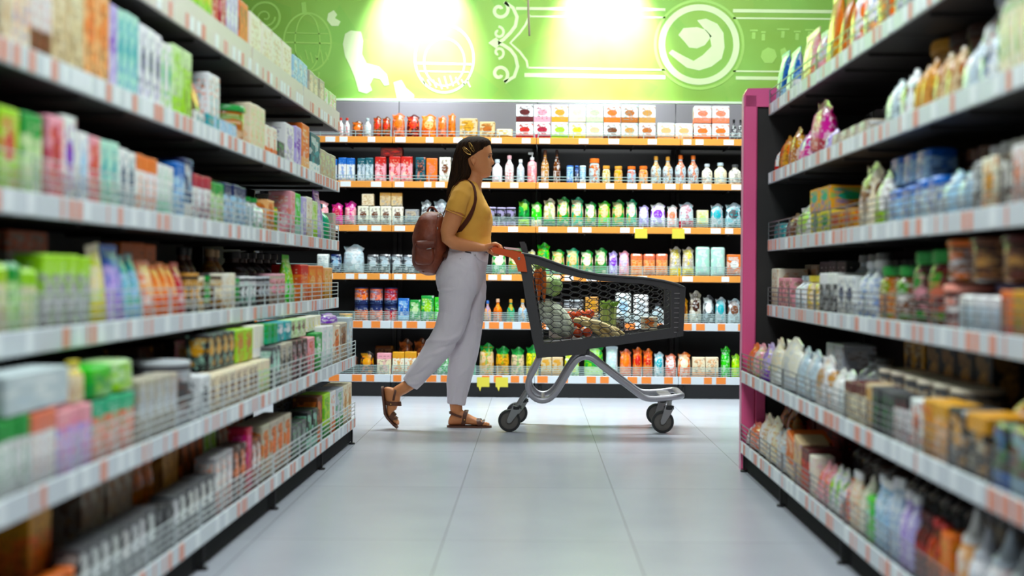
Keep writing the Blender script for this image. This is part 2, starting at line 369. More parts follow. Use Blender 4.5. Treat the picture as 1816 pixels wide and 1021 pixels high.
def fence(m, F, a0, a1, t, z, h, nw, wr=.0016):
    for k in range(nw):
        zz = z + h*(k+1)/nw
        F.box(m, a0+.012, a1-.012, t-wr, t+wr, zz-wr, zz+wr)
    n = max(2, round((a1-a0)/.26))
    for k in range(n+1):
        a = a0+.012 + (a1-a0-.024)*k/n
        F.box(m, a-.0022, a+.0022, t-.003, t+.0005, z, z+h+.002)
TICK = {}
for cm in ('tick_salmon', 'tick_white', 'tick_orange', 'tick_yellow'):
    q = M(); q.box((0,0,0), (1,1,1)); TICK[cm] = q.mesh(cm, False); TICK[cm].materials.append(MAT[cm])
def unit(side, F, Z, a0, a1, idx, nmod, label):
    root = thing('shelving_unit', label, 'shelves', F.w((a0+a1)/2, .2, 0), {'L': 'shelving units on the left', 'R': 'shelving units on the right', 'B': 'shelving units across the back'}[side])
    D = .46 if side != 'B' else .42
    m = M(); F.box(m, a0+.002, a1-.002, D, D+.02, .05, Z[0]+(.34 if side != 'B' else .31), .002)
    obj('back_panel', m, 'panel' if side != 'B' else 'panel', root, smooth=False)
    if side == 'B':
        m = M(); F.box(m, a0+.002, a1-.002, D-.012, D-.001, Z[0]+.03, 2.095, .002); obj('top_panel', m, 'panel_grey', root, smooth=False)
    for a in (a0+.018, a1-.018):
        m = M(); F.box(m, a-.015, a+.015, D-.035, D-.002 if side != 'B' else D-.014, .02, Z[0]+.02, .002); obj('upright', m, 'shelf', root, smooth=False)
    for k, z in enumerate(Z):
        tf = tfront(side, k)
        m = M(); F.box(m, a0+.003, a1-.003, tf+.012, D-.036, z-.022, z+.010, .003)
        F.box(m, a0+.003, a1-.003, tf+.012, tf+.03, z-.024, z+.012, .002)
        for q in range(1, 3): F.box(m, a0+.003+q*(a1-a0)/3, a0+.013+q*(a1-a0)/3, tf+.03, D-.04, z-.034, z-.022)
        sh = obj('shelf', m, 'shelf', root, smooth=False)
        hh = .0255 if side != 'B' else .022
        if side == 'B' and k >= 4: hh = .027
        m = M(); F.box(m, a0+.0015, a1-.0015, tf+.002, tf+.0115, z-hh, z+hh, .0015)
        warm = side == 'L' and k == 0
        orange = side == 'B' and k < 4
        obj('price_rail', m, 'rail_orange' if orange else ('rail_warm' if warm else 'rail'), sh, smooth=False)
        # paper tickets slid into the rail
        rnd = random.Random(side+str(k)+str(idx)); T = {}
        a = a0+.02
        while a < a1-.05:
            if side == 'B':
                w = rnd.uniform(.05, .075)
                if orange: cm, g_ = 'tick_white', rnd.choice((.03, .09, .14, .2))
                else: cm, g_ = 'tick_orange', rnd.choice((.03, .06, .09, .13))
            else:
                w = rnd.choice((.006, .009, .014, .03, .03, .045)) if side == 'L' or k != 4 else rnd.choice((.01, .03, .06))
                cm = 'tick_salmon' if rnd.random() < .6 else 'tick_white'
                if cm == 'tick_white': w = .04
                g_ = rnd.choice((.02, .04, .08, .13))
                if side == 'L' and k == 1: w = .035; g_ = rnd.choice((.012, .03, .05))
            if a+w > a1-.01: break
            c = F.w(a+w/2, tf+.0013, z); o = bpy.data.objects.new('price_ticket', TICK[cm]); C.objects.link(o); o.parent = sh
            o.rotation_euler = (0, 0, F.rot); o.location = c; o.scale = (w, .0018, 2*hh-.008)
            a += w+g_
        if (side == 'L' and k in (2, 3, 4, 5)) or (side == 'R' and k in (0, 2, 3, 4, 5)) or (side == 'B'):
            if side == 'B' and k not in (0, 1, 2, 3, 4, 5): continue
            hz, nw = (.075, 4) if k >= 2 else (.06, 2)
            if side == 'B': hz, nw = ((.062, 5) if k >= 2 else (.04, 2))
            m = M(); fence(m, F, a0, a1, tf+.006, z+hh-.001, hz, nw, .0019 if side != 'B' else .0022)
            obj('wire_fence', m, {'L': 'wire', 'R': 'wire_dark', 'B': 'clear'}[side], sh, smooth=False)
        if side == 'L' and k in (0, 1):
            m = M(); F.box(m, a0+.01, a1-.01, tf+.004, tf+.006, z+hh-.001, z+hh+.045, 0)
            obj('front_riser', m, 'rail_warm' if k == 0 else 'rail', sh, smooth=False) if k == 0 else None
    if side == 'B':
        m = M(); F.box(m, a0+.002, a1-.002, .03, .05, 0, .1, .002); obj('plinth', m, 'black', root, smooth=False)
        m = M(); F.box(m, a0+.03, a0+.045, .012, .03, .012, .085, .002); obj('foot', m, 'foot', root, smooth=False)
    else:
        m = M(); F.box(m, a0+.004, a1-.004, tfront(side, 5)+.022, D-.01, .008, .078, .003); obj('base_tray', m, 'matt_black', root, smooth=False)  # near-black tray added to give the deep shade under the bottom shelf
        for a in ((a0+.06), (a1-.06)) if idx == 0 else ((a1-.06),):
            m = M(); F.box(m, a-.02, a+.02, tfront(side, 5)+.014, D-.02, .074, .0795, .001)
            o = obj('foot', m, 'foot', root, smooth=False)
            for tt in (tfront(side, 5)+.012, D+.0):
                q = M(); q.lathe([(.014, 0), (.016, .004), (.016, .008), (.005, .01), (.005, .074)], 14, F.w(a, tt, 0)); obj('levelling_screw', q, 'foot', o)
    return root
names_L = ['farthest', 'second farthest', 'middle', 'second nearest', 'nearest']
for i in range(5):
    unit('L', FL, ZL, i*1.05, i*1.05+1.05, i, 5, '%s dark shelving unit of the five along the left side of the aisle' % names_L[i])
names_R = ['farthest', 'second farthest', 'second nearest', 'nearest']
for i in range(4):
    unit('R', FR, ZL, i*1.05+.06, i*1.05+1.11, i, 4, '%s dark shelving unit of the four along the right side of the aisle' % names_R[i])
names_B = ['leftmost', 'second from left', 'middle', 'second from right', 'rightmost']
for i in range(4):
    a = i*1.0 + (-.02)
    unit('B', FB, ZB, a, a+1.0, i, 4, '%s of four dark shelving units with orange price rails across the back' % ['leftmost', 'second from left', 'second from right', 'rightmost'][i])

# pink portal at the far end of the right side
pr = thing('end_frame', 'pink lacquered frame standing at the far end of the right shelves', 'frame', FR.w(.03, .2, 0))
m = M(); FR.box(m, .0, .055, -.105, -.045, 0, 1.66, .006); obj('post', m, 'pink', pr)
m = M(); FR.box(m, .002, .053, -.108, -.1055, .0, 1.65); obj('pale_edge', m, 'pink_edge', pr, smooth=False)
m = M()
q = [(-.105, 1.66), (-.085, 1.685), (.44, 1.70), (.44, 1.61), (-.045, 1.60), (-.045, 1.64)]
m.prism([(-.105, 1.6605), (-.09, 1.685), (.44, 1.70), (.44, 1.605), (-.105, 1.605)], lambda u, v, d: FR.w(d, u, v+.0), 0, .055); 
obj('lintel', m, 'pink', pr, smooth=False)
m = M(); FR.box(m, .012, .044, -.0445, .455, .03, 1.603, .003); obj('side_panel', m, 'panel', pr, smooth=False)
m = M(); FR.box(m, .0, .056, -.045, .0, .02, .40, .003); obj('lower_panel', m, 'pink', pr, smooth=False)
# ------------------------------------------------------------------ packaged goods (each kind modelled once at unit size)
def sup(a, b, z, n=24, p=2.6, wob=None, ox=0, oy=0):
    r = []
    for k in range(n):
        t = 2*PI*k/n; c, s_ = math.cos(t), math.sin(t)
        x = a*math.copysign(abs(c)**(2/p), c)+ox; y = b*math.copysign(abs(s_)**(2/p), s_)+oy
        r.append((x, y, z+(wob(x) if wob else 0)))
    return r
def U(name, *parts):
    "parts: (part name, mesh, material, own colour key)"
    return [(pn, m.mesh(name+'_'+pn, True, 35), mt, key) for pn, m, mt, key in parts]
K = {}
m = M(); m.bbox(-.5, .5, -.5, .5, 0, 1, .022); K['k'] = U('carton', ('carton', m, 'carton', 0))
m = M(); m.rings([sup(.44,.4,0,p=4), sup(.49,.49,.04,p=5), sup(.5,.5,.3,p=5), sup(.49,.48,.7,p=5), sup(.5,.47,.93,p=5), sup(.46,.4,1,p=4)]); K['s'] = U('pack', ('pack', m, 'film', 0))
m = M(); m.rings([sup(.44,.36,0,p=3), sup(.5,.5,.05,p=3), sup(.49,.48,.3), sup(.47,.36,.6), sup(.46,.2,.8), sup(.47,.05,.9,p=3), sup(.49,.03,.93,p=4), sup(.49,.025,1,p=4,wob=lambda x: .008*math.sin(x*9))]); K['p'] = U('pouch', ('pouch', m, 'film', 0))
m = M(); m.rings([sup(.4,.4,0), sup(.48,.5,.06), sup(.5,.5,.3), sup(.48,.48,.55,oy=.02), sup(.46,.36,.74,wob=lambda x: .03*math.sin(x*7)), sup(.4,.16,.86,wob=lambda x: .05*math.sin(x*8+1)), sup(.46,.07,.93,wob=lambda x: .06*math.sin(x*8+1)), sup(.5,.03,1,wob=lambda x: .07*math.sin(x*8+1))]); K['g'] = U('bag', ('bag', m, 'film', 0))
m = M(); m.lathe([(.44,0),(.49,.02),(.5,.05),(.5,.9),(.49,.93),(.46,.95),(.2,.952)], 22); l = M(); l.lathe([(.47,.93),(.5,.94),(.5,.985),(.47,1),(.3,.99),(.05,.985)], 22)
K['c'] = U('can', ('can_body', m, 'carton', 0), ('can_lid', l, 'plastic', 1))
m = M(); m.lathe([(.4,0),(.47,.03),(.48,.1),(.48,.62),(.44,.74),(.36,.83),(.34,.85),(.1,.851)], 22); l = M(); l.lathe([(.4,.83),(.42,.84),(.42,.985),(.39,1),(.05,1)], 22)
K['j'] = U('jar', ('jar_body', m, 'glass', 0), ('jar_lid', l, 'plastic', 1))
m = M(); m.lathe([(.4,0),(.47,.02),(.49,.06),(.49,.56),(.44,.66),(.26,.76),(.2,.8),(.19,.88),(.05,.881)], 22); l = M(); l.lathe([(.21,.87),(.24,.875),(.24,.985),(.2,1),(.04,1)], 18)
K['b'] = U('bottle', ('bottle_body', m, 'film', 0), ('bottle_cap', l, 'plastic', 1))
m = M(); m.lathe([(.42,0),(.47,.015),(.48,.04),(.48,.5),(.42,.6),(.22,.72),(.17,.78),(.16,.9),(.05,.901)], 22); l = M(); l.lathe([(.18,.86),(.2,.865),(.19,.985),(.16,1),(.04,1)], 18)
K['t'] = U('tall_bottle', ('bottle_body', m, 'glass', 0), ('bottle_cap', l, 'plastic', 1))
m = M(); m.lathe([(.38,0),(.47,.03),(.5,.1),(.5,.55),(.42,.64),(.34,.68),(.1,.681)], 22); l = M(); l.lathe([(.36,.67),(.38,.68),(.37,.73),(.22,.79),(.12,.9),(.055,1),(.01,1)], 18)
K['q'] = U('squeeze_bottle', ('bottle_body', m, 'film', 0), ('nozzle', l, 'plastic', 1))
m = M(); m.lathe([(.42,0),(.49,.02),(.5,.08),(.5,.6),(.44,.68),(.2,.72),(.18,.76),(.05,.761)], 22); l = M(); l.lathe([(.2,.75),(.22,.76),(.22,.84),(.08,.85),(.07,.93),(.05,.935)], 16); l.bbox(-.42,.12,-.08,.08,.93,1,.015)
K['u'] = U('pump_bottle', ('bottle_body', m, 'film', 0), ('pump', l, 'plastic', 1))
m = M(); m.lathe([(.46,0),(.5,.04),(.5,.8),(.48,.86),(.1,.861)], 22); l = M(); l.lathe([(.5,.84),(.53,.86),(.53,.95),(.5,1),(.1,.99)], 22)
K['w'] = U('tub', ('tub_body', m, 'film', 0), ('tub_lid', l, 'plastic', 1))
NOUN = dict(k='carton', s='pack', p='pouch', g='bag', c='can', j='jar', b='bottle', t='bottle', q='squeeze bottle', u='pump bottle', w='tub')
NAME = dict(k='carton', s='soft_pack', p='pouch', g='bag', c='can', j='jar', b='bottle', t='tall_bottle', q='squeeze_bottle', u='pump_bottle', w='tub')
for k_, parts in K.items():
    for pn, me, mt, key in parts: me.materials.append(MAT[mt])

def vary(c, rnd, a=.05): return [max(0, min(1, x*(1+rnd.uniform(-a, a)))) for x in c]
def paint(o, ca, cb, cc, lay):
    o['ca'] = ca; o['cb'] = cb; o['cc'] = cc; o['lay'] = lay
def product(kind, loc, rotz, dims, ca, cb, cc, lay, tilt=0, nm=None):
    parts = K[kind]; R = (0, tilt, rotz)
    if len(parts) == 1:
        o = bpy.data.objects.new(NAME[kind], parts[0][1]); C.objects.link(o); paint(o, ca, cb, cc, lay); root = o
    else:
        root = bpy.data.objects.new(NAME[kind], None); root.empty_display_size = .03; C.objects.link(root)
        for pn, me, mt, key in parts:
            o = bpy.data.objects.new(pn.split('_', 1)[1] if False else pn, me); C.objects.link(o); o.parent = root
            paint(o, cb if key else ca, cb, cc, lay)
    if nm: root.name = nm
    root.location = loc; root.rotation_euler = R; root.scale = dims
    return root

NUMW = ['zero','one','two','three','four','five','six','seven','eight','nine','ten','eleven','twelve','thirteen','fourteen','fifteen','sixteen']
ORDW = ['', 'second ', 'third ', 'fourth ', 'fifth ', 'sixth ', 'seventh ', 'eighth ', 'ninth ', 'tenth ']
def place_word(i, n, a, b):
    "i counted from the end called a (nearest / leftmost)"
    if n == 2: return {'nearest': 'nearer', 'leftmost': 'left', 'farthest': 'farther', 'rightmost': 'right'}[a if i == 0 else b]
    if n == 3 and i == 1: return 'middle'
    if i <= (n-1)//2: return (ORDW[i] + a)
    return (ORDW[n-1-i] + b)
RUNS = []
def parse(side, k, text):
    for ln in text.strip().splitlines():
        ln = ln.split('#')[0].split()
        if not ln: continue
        x0, x1, kind, cols, pat, h, n = ln[:7]
        opt = dict(p.split('=') for p in ln[7:])
        RUNS.append(dict(side=side, k=k, x0=float(x0), x1=float(x1), kind=kind, cols=cols.split('/'), pat=pat, h=float(h)/100, n=int(n), opt={a: float(b) for a, b in opt.items()}))
SHELF_PHRASE = {'L': 'left aisle %s shelf', 'R': 'right aisle %s shelf', 'B': 'back wall %s shelf'}
def build_runs():
    for r in RUNS:
        F = {'L': FL, 'R': FR, 'B': FB}[r['side']]; k = r['k']; Z = ZB if r['side'] == 'B' else ZL; o = r['opt']
        r['t0'] = tfront(r['side'], k)+o.get('back', .018)
        sa, sb = sorted((F.s_of(r['x0'], r['t0']), F.s_of(r['x1'], r['t0']))); 
        lim = {'L': .008, 'R': .068, 'B': .0}[r['side']]; w0 = (sb-sa)/r['n']
        if sa < lim: sa = lim; r['n'] = max(1, round((sb-sa)/w0))
        r['s'] = (sa, sb); r['w'] = (sb-sa)/r['n']
        if k: r['h'] = min(r['h'], Z[k-1]-.037-(Z[k]+.0125)-.004-o.get('lift', 0)/100)
        r['noun'] = 'box' if r['kind'] == 'k' and r['w'] > .078 else NOUN[r['kind']]
    # choose label texts first so that no two rows read alike
    RUNS[:] = [r for r in RUNS if r['w'] > .02]
    for r in RUNS:
        A, B = r['cols'][0], r['cols'][1]; kn = r['kind']; two = len(K[kn]) == 2
        p = r['pat']
        if kn in 'jtbqu' or (two and p == 'n'): ph = ' with %s %s' % (wd(B), {'j': 'lid', 't': 'cap', 'b': 'cap', 'q': 'nozzle', 'u': 'pump', 'w': 'lid', 'c': 'lid'}[kn])
        elif 'e' in p: ph = ' with %s oval' % wd(B)
        elif 't' in p: ph = ' with %s top' % wd(B)
        elif 'l' in p: ph = ' with %s base' % wd(B)
        else: ph = ''
        r['base'] = (wd(A) + ' ' + '%s', ph)
        r['where'] = SHELF_PHRASE[r['side']] % ORD[r['k']]
        r['row'] = ', back row' if r['opt'].get('back', 0) > .1 else (', upper layer' if r['opt'].get('lift', 0) > 0 else '')
    from collections import defaultdict
    cnt = defaultdict(list)
    for r in RUNS: cnt[(r['base'], r['where'], r['row'], r['n'])].append(r)
    for key, rs in cnt.items():
        if len(rs) > 1 or True:
            for r in rs:
                near = [q for q in RUNS if q['side'] == r['side'] and q['k'] == r['k'] and q is not r and q['row'] == r['row']]
                near.sort(key=lambda q: min(abs(q['x0']-r['x1']), abs(q['x1']-r['x0'])))
                r['nb'] = None
                if len(rs) > 1:
                    others = set()
                    for q in near[:3]:
                        c = wd(q['cols'][0])+' '+q['noun']
                        if all(c != s_.get('nb') for s_ in rs if s_ is not r) and c != wd(r['cols'][0])+' '+r['noun']: r['nb'] = c; break
                elif r['n'] == 1 and near: r['nb'] = wd(near[0]['cols'][0])+' '+near[0]['noun']
    for ri, r in enumerate(RUNS):
        F = {'L': FL, 'R': FR, 'B': FB}[r['side']]; Z = ZB if r['side'] == 'B' else ZL
        rnd = random.Random(ri*77+5); k = r['k']; o = r['opt']
        tf = tfront(r['side'], k); back = o.get('back', .018)
        t0 = tf+back; n = r['n']
        sa, sb = r['s']
        w = (sb-sa)/n; kind = r['kind']
        d = o.get('d', 0)/100 or {'k': min(max(w*.8, .06), .16), 's': .1, 'p': .07, 'g': .08, 'c': w, 'j': w, 'b': w, 't': w, 'q': w, 'u': w, 'w': w}[kind]
        if kind == 'k' and back <= .1 and not o.get('lift'):
            for q in RUNS:
                if q is not r and q['side'] == r['side'] and q['k'] == k and q['opt'].get('back', 0) > .1 and not q['opt'].get('lift') and q['s'][0] < sb and q['s'][1] > sa: d = min(d, q['opt']['back']-back-.012)
        zt = Z[k]+.0125+o.get('lift', 0)/100
        near_end = 'nearest' if r['side'] != 'B' else 'leftmost'; far_end = 'farthest' if r['side'] != 'B' else 'rightmost'
        ca, cb, cc = [lin(COL[c]) for c in (r['cols']+['grey'])[:3]]
        lay = [1. if 'e' in r['pat'] else 0., .26 if 't' in r['pat'] else 0., .3 if 'l' in r['pat'] else 0.]
        if kind in 'jt': lay = [0., 0., 0.]
        if 'b' in r['pat']: lay[0] = 1.
        noun_ = r['noun']
        for i in range(n):
            s_ = sa + w*(i+.5)
            gap = .95 if kind in 'ks' else .93
            wj = w*gap; hj = r['h']*(1+rnd.uniform(-.012, .012)); dj = d
            if kind in 'cjbtquw': dj = wj; 
            if kind in 'pg': hj *= 1+rnd.uniform(-.04, .03)
            tilt = math.radians(o.get('tilt', 0))
            zz = zt + (abs(math.sin(tilt))*wj*.5 if tilt else 0)
            tt = t0 + dj/2 + rnd.uniform(0, .006)
            sh = .012 if kind == 'w' else 0
            loc = F.w(s_, tt, zz)
            yaw = rnd.uniform(-1, 1)*(.02 if kind in 'ks' else .1 if kind in 'pg' else 0)*(1 if wj > .05 else .4)
            root = product(kind, loc, F.rot+yaw*0.6, (wj, dj, hj), vary(ca, rnd, .03), vary(cb, rnd, .03), cc, lay, tilt, 'product_box' if noun_ == 'box' else None)
            idx = (n-1-i) if r['side'] != 'B' else i      # counted from the near / left end
            b0, ph = r['base']
            noun = r['noun']
            plural = {'pouch': 'pouches', 'box': 'boxes'}.get(noun, noun+'s')
            if n == 1: lab = (b0 % noun)+ph
            elif n == 2: lab = place_word(idx, 2, near_end, far_end)+' of two '+(b0 % plural)+ph
            else: lab = '%s of %s %s' % (place_word(idx, n, near_end, far_end), NUMW[n] if n < 17 else str(n), b0 % plural)+ph
            lab += r['row'] + ', ' + r['where']
            if r['nb']:
                cand = lab + ' by the ' + r['nb']
                if len(cand.split()) <= 16: lab = cand
            g = None
            if n > 1: g = '%s%s, %s' % (b0 % plural, ph, r['where'])
            tag(root, lab, noun, g)
parse('L', 0, '''
236 256 k cream/tan/grey l 20 1
258 294 k ivory/orange/tan t 20 3
294 335 k sea_green/white/teal l 21 4
335 374 k lime/yellow/green e 22 4
374 387 k red/maroon/white t 22 1
388 398 k crimson/pink/white l 22 1
398 420 k lavender/white/grey e 21 3
421 437 k orange/brown/tan l 20 2
440 516 k ivory/cream/tan l 19 4
518 545 k pale_blue/white/navy l 17 3
546 573 k greige/cream/tan e 16 3
575 597 k pale_green/white/orange e 14 3
470 500 k dark_brown/grey/black n 24 2 back=.2''')
parse('L', 1, '''
0 20 k cream/brown/tan n 20 1
20 52 k cream/orange/blue t 23 2
53 90 k white/brown/red l 22 3
91 148 k beige/cream/brown n 21 2
150 193 k peach/orange/brown e 23 2
195 209 k lavender/purple/white e 22 1
210 246 k mint/teal/blue e 22 3
246 284 k white/navy/lavender e 21 3
285 304 k white/sea_green/lime e 20 2
305 322 k pale_green/lime/grey l 21 1
323 338 k lime/pale_green/black t 21 1
341 366 p brown/orange/black e 17 1
368 390 k white/teal/orange l 19 2
372 420 k pale_blue/white/blue l 6 4
422 440 w amber/green/cream n 14 1
442 470 k cream/pale_green/peach n 17 3
472 490 k ivory/orange/white l 12 2
492 504 k dark_grey/green/grey n 8 1
506 522 k white/lavender/grey e 17 1
523 533 k lavender/purple/white e 18 1
534 548 k orange/peach/white l 21 1
549 567 k dark_teal/white/teal l 19 1
568 598 k greige/pale_green/tan n 14 3
345 364 k white/teal/red e 5 2''')
parse('L', 2, '''
0 38 k lime/red/cream e 18 1
40 76 k pale_green/green/cream t 18 1
0 24 k maroon/red/cream n 24 1 back=.2 d=8
25 82 k pink/maroon/brown l 23 2 back=.2 d=8
84 112 k pink/crimson/orange e 19 1
113 137 k white/purple/crimson e 20 1
138 157 k white/pale_blue/blue e 17 1
158 177 k pink/red/peach e 17 1
178 210 k mint/teal/cream e 17 2
211 243 k white/navy/teal e 16 2
245 281 k white/orange/peach t 16 3
282 308 k white/mint/green l 15 3
102 150 k greige/tan/crimson n 23 2 back=.2 d=8
172 212 k salmon/maroon/brown t 22 2 back=.2 d=8
228 260 k tan/brown/grey n 21 2 back=.2 d=8
311 326 k pale_blue/blue/white t 17 1
327 343 k navy/white/pale_blue l 19 1
344 374 k white/crimson/navy t 15 3
376 398 k pale_green/green/pink t 14 2
400 437 k pale_blue/navy/white t 15 3
438 452 k pale_grey/teal/grey n 9 2
453 474 b white/green/mint n 13 2
474 486 k peach/orange/brown e 13 1
487 499 c yellow/dark_green/green e 11 1
474 490 k white/orange/green l 20 1 back=.2 d=6
498 512 k dark_brown/grey/tan n 17 1 back=.2 d=6
515 524 k pink/salmon/white n 19 1
524 534 k bright_green/mint/white l 19 1
535 543 k lavender/white/grey n 18 1
544 554 k ivory/cream/tan n 19 1
555 565 k pale_green/lime/cream l 18 1
567 580 p lavender/purple/white t 24 1
581 589 b sea_green/teal/green n 19 1
590 598 k greige/pink/grey n 15 1'''.replace('dark_green', 'green'))
parse('L', 3, '''
0 22 s cream/lime/tan t 15 1
23 47 s pale_green/green/lime t 15 1
48 76 s cream/lime/green t 14 2
78 163 k grey/lime/white t 17 4
12 90 k salmon/greige/brown l 8 2 back=.2 lift=16 d=8
12 90 k dark_brown/black/brown n 15.8 2 back=.2 d=8
168 178 k dark_brown/brown/tan n 17 1 back=.15
176 200 p cream/yellow/lime l 20 1 d=5 tilt=-6
203 230 p lavender/blue/purple t 20 1
231 262 p pale_blue/teal/green t 18 2
263 285 p salmon/peach/white e 17 1
286 324 p orange/peach/red e 16 3
325 338 p red/crimson/white e 17 1
215 280 k tan/orange/brown t 22 3 back=.18 d=6
341 357 c black/gold/cream e 13 2
358 370 c cream/dark_brown/gold e 13 1
371 380 c green/black/cream l 13 1
381 400 c dark_brown/cream/gold e 13 2
401 418 k ivory/cream/gold n 13 2
419 431 c green/grey/black l 12 1
432 460 c dark_grey/white/mint e 12 4
461 484 c black/pale_grey/brown e 12 3
485 512 c greige/pink/brown e 13 3
334 352 b brown/black/tan n 22 2 back=.16
386 404 b brown/tan/black n 22 2 back=.16
436 512 b dark_brown/black/grey n 22 6 back=.16
515 530 p bright_green/lime/white e 21 1
534 548 k orange/red/cream t 17 1
549 575 k orange/peach/gold e 17 2
576 590 k peach/gold/cream l 16 2''')
parse('L', 4, '''
0 58 k white/green/black t 15 3
60 104 k white/salmon/grey t 15 3
106 168 k lavender/pink/magenta t 14 3
170 244 k salmon/sea_green/white t 14 3
14 132 k pale_grey/white/silver n 7.6 1 lift=15.4 d=20
138 160 b cream/yellow/tan n 9 2 lift=14.6
165 212 s green/bright_green/lime t 7 1 lift=14.6 d=12
213 248 s pale_green/lime/green l 7 1 lift=14.6 d=12
252 318 k greige/pale_grey/dark_grey e 16 5
322 355 c dark_grey/pale_grey/brown l 18 1
358 376 k white/black/pale_grey e 13 1
377 462 k cream/brown/grey e 12 8
345 372 k pink/tan/cream e 9 3 lift=12.5 back=.12
374 420 k black/gold/mint e 11 4 lift=12.5 back=.06
421 450 k lime/tan/red e 11 2 lift=12.5 back=.06
451 470 k ivory/white/cream l 13 2 lift=12.5 back=.06
465 482 k pale_green/cream/peach t 12 2
484 502 k dark_grey/mint/white e 16 2
503 520 k greige/black/white e 16 2
521 547 k dark_brown/grey/pink n 16 3
548 560 k pink/salmon/red n 16 1
561 573 k green/white/bright_green e 17 1
574 592 k white/mint/pale_grey n 19 2
478 494 k green/sea_green/teal l 9 2 lift=16.6 back=.04
495 518 k teal/white/dark_teal e 10 2 lift=16.6 back=.04
519 545 k pale_green/brown/white e 10 3 lift=16.6 back=.04
546 570 k ivory/yellow/white n 10 3 lift=17.6 back=.05
595 606 k cream/orange/brown e 18 1
607 618 k greige/brown/tan e 19 1
619 629 k silver/white/tan n 21 1
588 603 g purple/lavender/white n 5 1 lift=19.5
250 335 k dark_brown/black/gold e 20 4 back=.24''')
parse('L', 5, '''
58 98 k orange/gold/dark_brown t 24 1 back=.1 d=8
100 148 j gold/orange/brown n 11 3
150 250 k greige/brown/tan l 25 5 back=.14 d=7
150 282 k dark_grey/white/black e 14 8
252 285 j amber/orange/black n 24 2 back=.12
292 322 k tan/brown/gold l 26 2 back=.12
284 310 k black/dark_grey/grey n 13 2
312 384 k dark_grey/white/black e 14 6
328 366 k brown/orange/amber l 25 3 back=.12
367 388 k pale_green/lime/green n 24 2 back=.12
386 418 k grey/white/orange e 18 3
420 440 k dark_brown/orange/white e 18 2
441 450 k crimson/magenta/pink n 22 1
390 438 k greige/brown/orange l 26 4 back=.14
451 468 k brown/white/orange e 17 2
470 520 k greige/orange/brown e 20 4
521 548 k dark_grey/grey/green e 14 3
522 545 k pale_grey/greige/brown n 24 3 back=.14
549 566 k black/mint/green l 16 2
567 576 k brown/orange/tan l 20 1
577 588 k lime/green/yellow l 20 1
589 600 k white/orange/cream l 19 1
601 612 k pale_grey/green/white l 19 1
613 630 k cream/tan/peach e 19 2''')
parse('R', 0, '''
1360 1381 p blue/pale_blue/navy l 22 1
1384 1403 p blue/white/pale_blue l 19 1
1408 1434 p pink/salmon/white l 21 1
1435 1447 p pale_grey/pink/salmon l 17 1
1452 1477 p orange/gold/amber l 27 1
1478 1492 p amber/orange/brown l 22 1
1495 1515 g white/orange/red e 21 1
1517 1540 g white/peach/blue l 19 1
1542 1572 g orange/red/brown e 21 1
1575 1605 g pale_grey/white/dark_grey n 19 2
1607 1640 g salmon/red/white e 19 1
1642 1672 g pale_blue/blue/red e 19 1
1674 1760 g white/tan/grey e 19 3''')
parse('R', 1, '''
1358 1372 g white/red/blue l 12 1
1373 1388 g gold/orange/brown e 15 1
1389 1406 g amber/gold/white e 17 1
1407 1424 g magenta/lavender/white e 13 1
1425 1452 g magenta/crimson/white l 20 1 tilt=8
1454 1466 g lavender/purple/white e 9 1
1468 1530 s greige/pale_grey/dark_grey n 6 4
1556 1582 g silver/white/black e 14 1
1583 1606 g white/brown/mint e 15 1
1608 1640 g tan/gold/brown e 14 2
1642 1686 g beige/amber/brown e 14 2
1690 1722 g silver/white/grey e 13 1
1724 1752 g white/dark_grey/blue e 13 1
1570 1612 s pale_grey/silver/purple n 19 2 back=.16
1632 1668 w tan/gold/red n 25 1 back=.14
1669 1730 w brown/dark_brown/tan n 24 2 back=.14
1722 1752 b white/pale_grey/red n 26 1 back=.05
1758 1816 t cream/green/white n 26 4
1817 1870 t cream/green/brown n 26 3''')
parse('R', 2, '''
1360 1384 s teal/dark_teal/mint n 8 2
1386 1404 g brown/tan/grey n 11 1
1405 1432 g white/lime/green e 13 1
1434 1470 k yellow/green/blue e 9 2
1434 1470 k gold/sea_green/blue e 8.5 2 lift=9.3
1471 1510 k gold/red/tan e 8 2
1471 1535 k amber/gold/tan l 7 3 lift=9.3 back=.14
1471 1535 k brown/dark_brown/tan n 9 3 back=.14
1512 1538 g cream/brown/white e 20 1 tilt=5
1540 1562 g white/lime/brown l 17 1
1566 1612 s pale_blue/blue/white t 11 2
1614 1655 s silver/blue/white t 12 2
1572 1640 s pale_blue/blue/navy t 9 3 lift=12.5 back=.06
1658 1712 g pale_blue/white/grey n 12 2
1714 1735 s dark_grey/pale_grey/white e 13 1
1736 1765 k ivory/gold/orange e 13 1
1766 1790 k dark_brown/white/cream e 13 1
1791 1830 k white/orange/brown e 14 2
1672 1740 j dark_brown/brown/tan n 21 3 back=.16
1742 1816 j brown/white/gold n 18 4 back=.1
1818 1860 g tan/cream/brown e 16 2''')
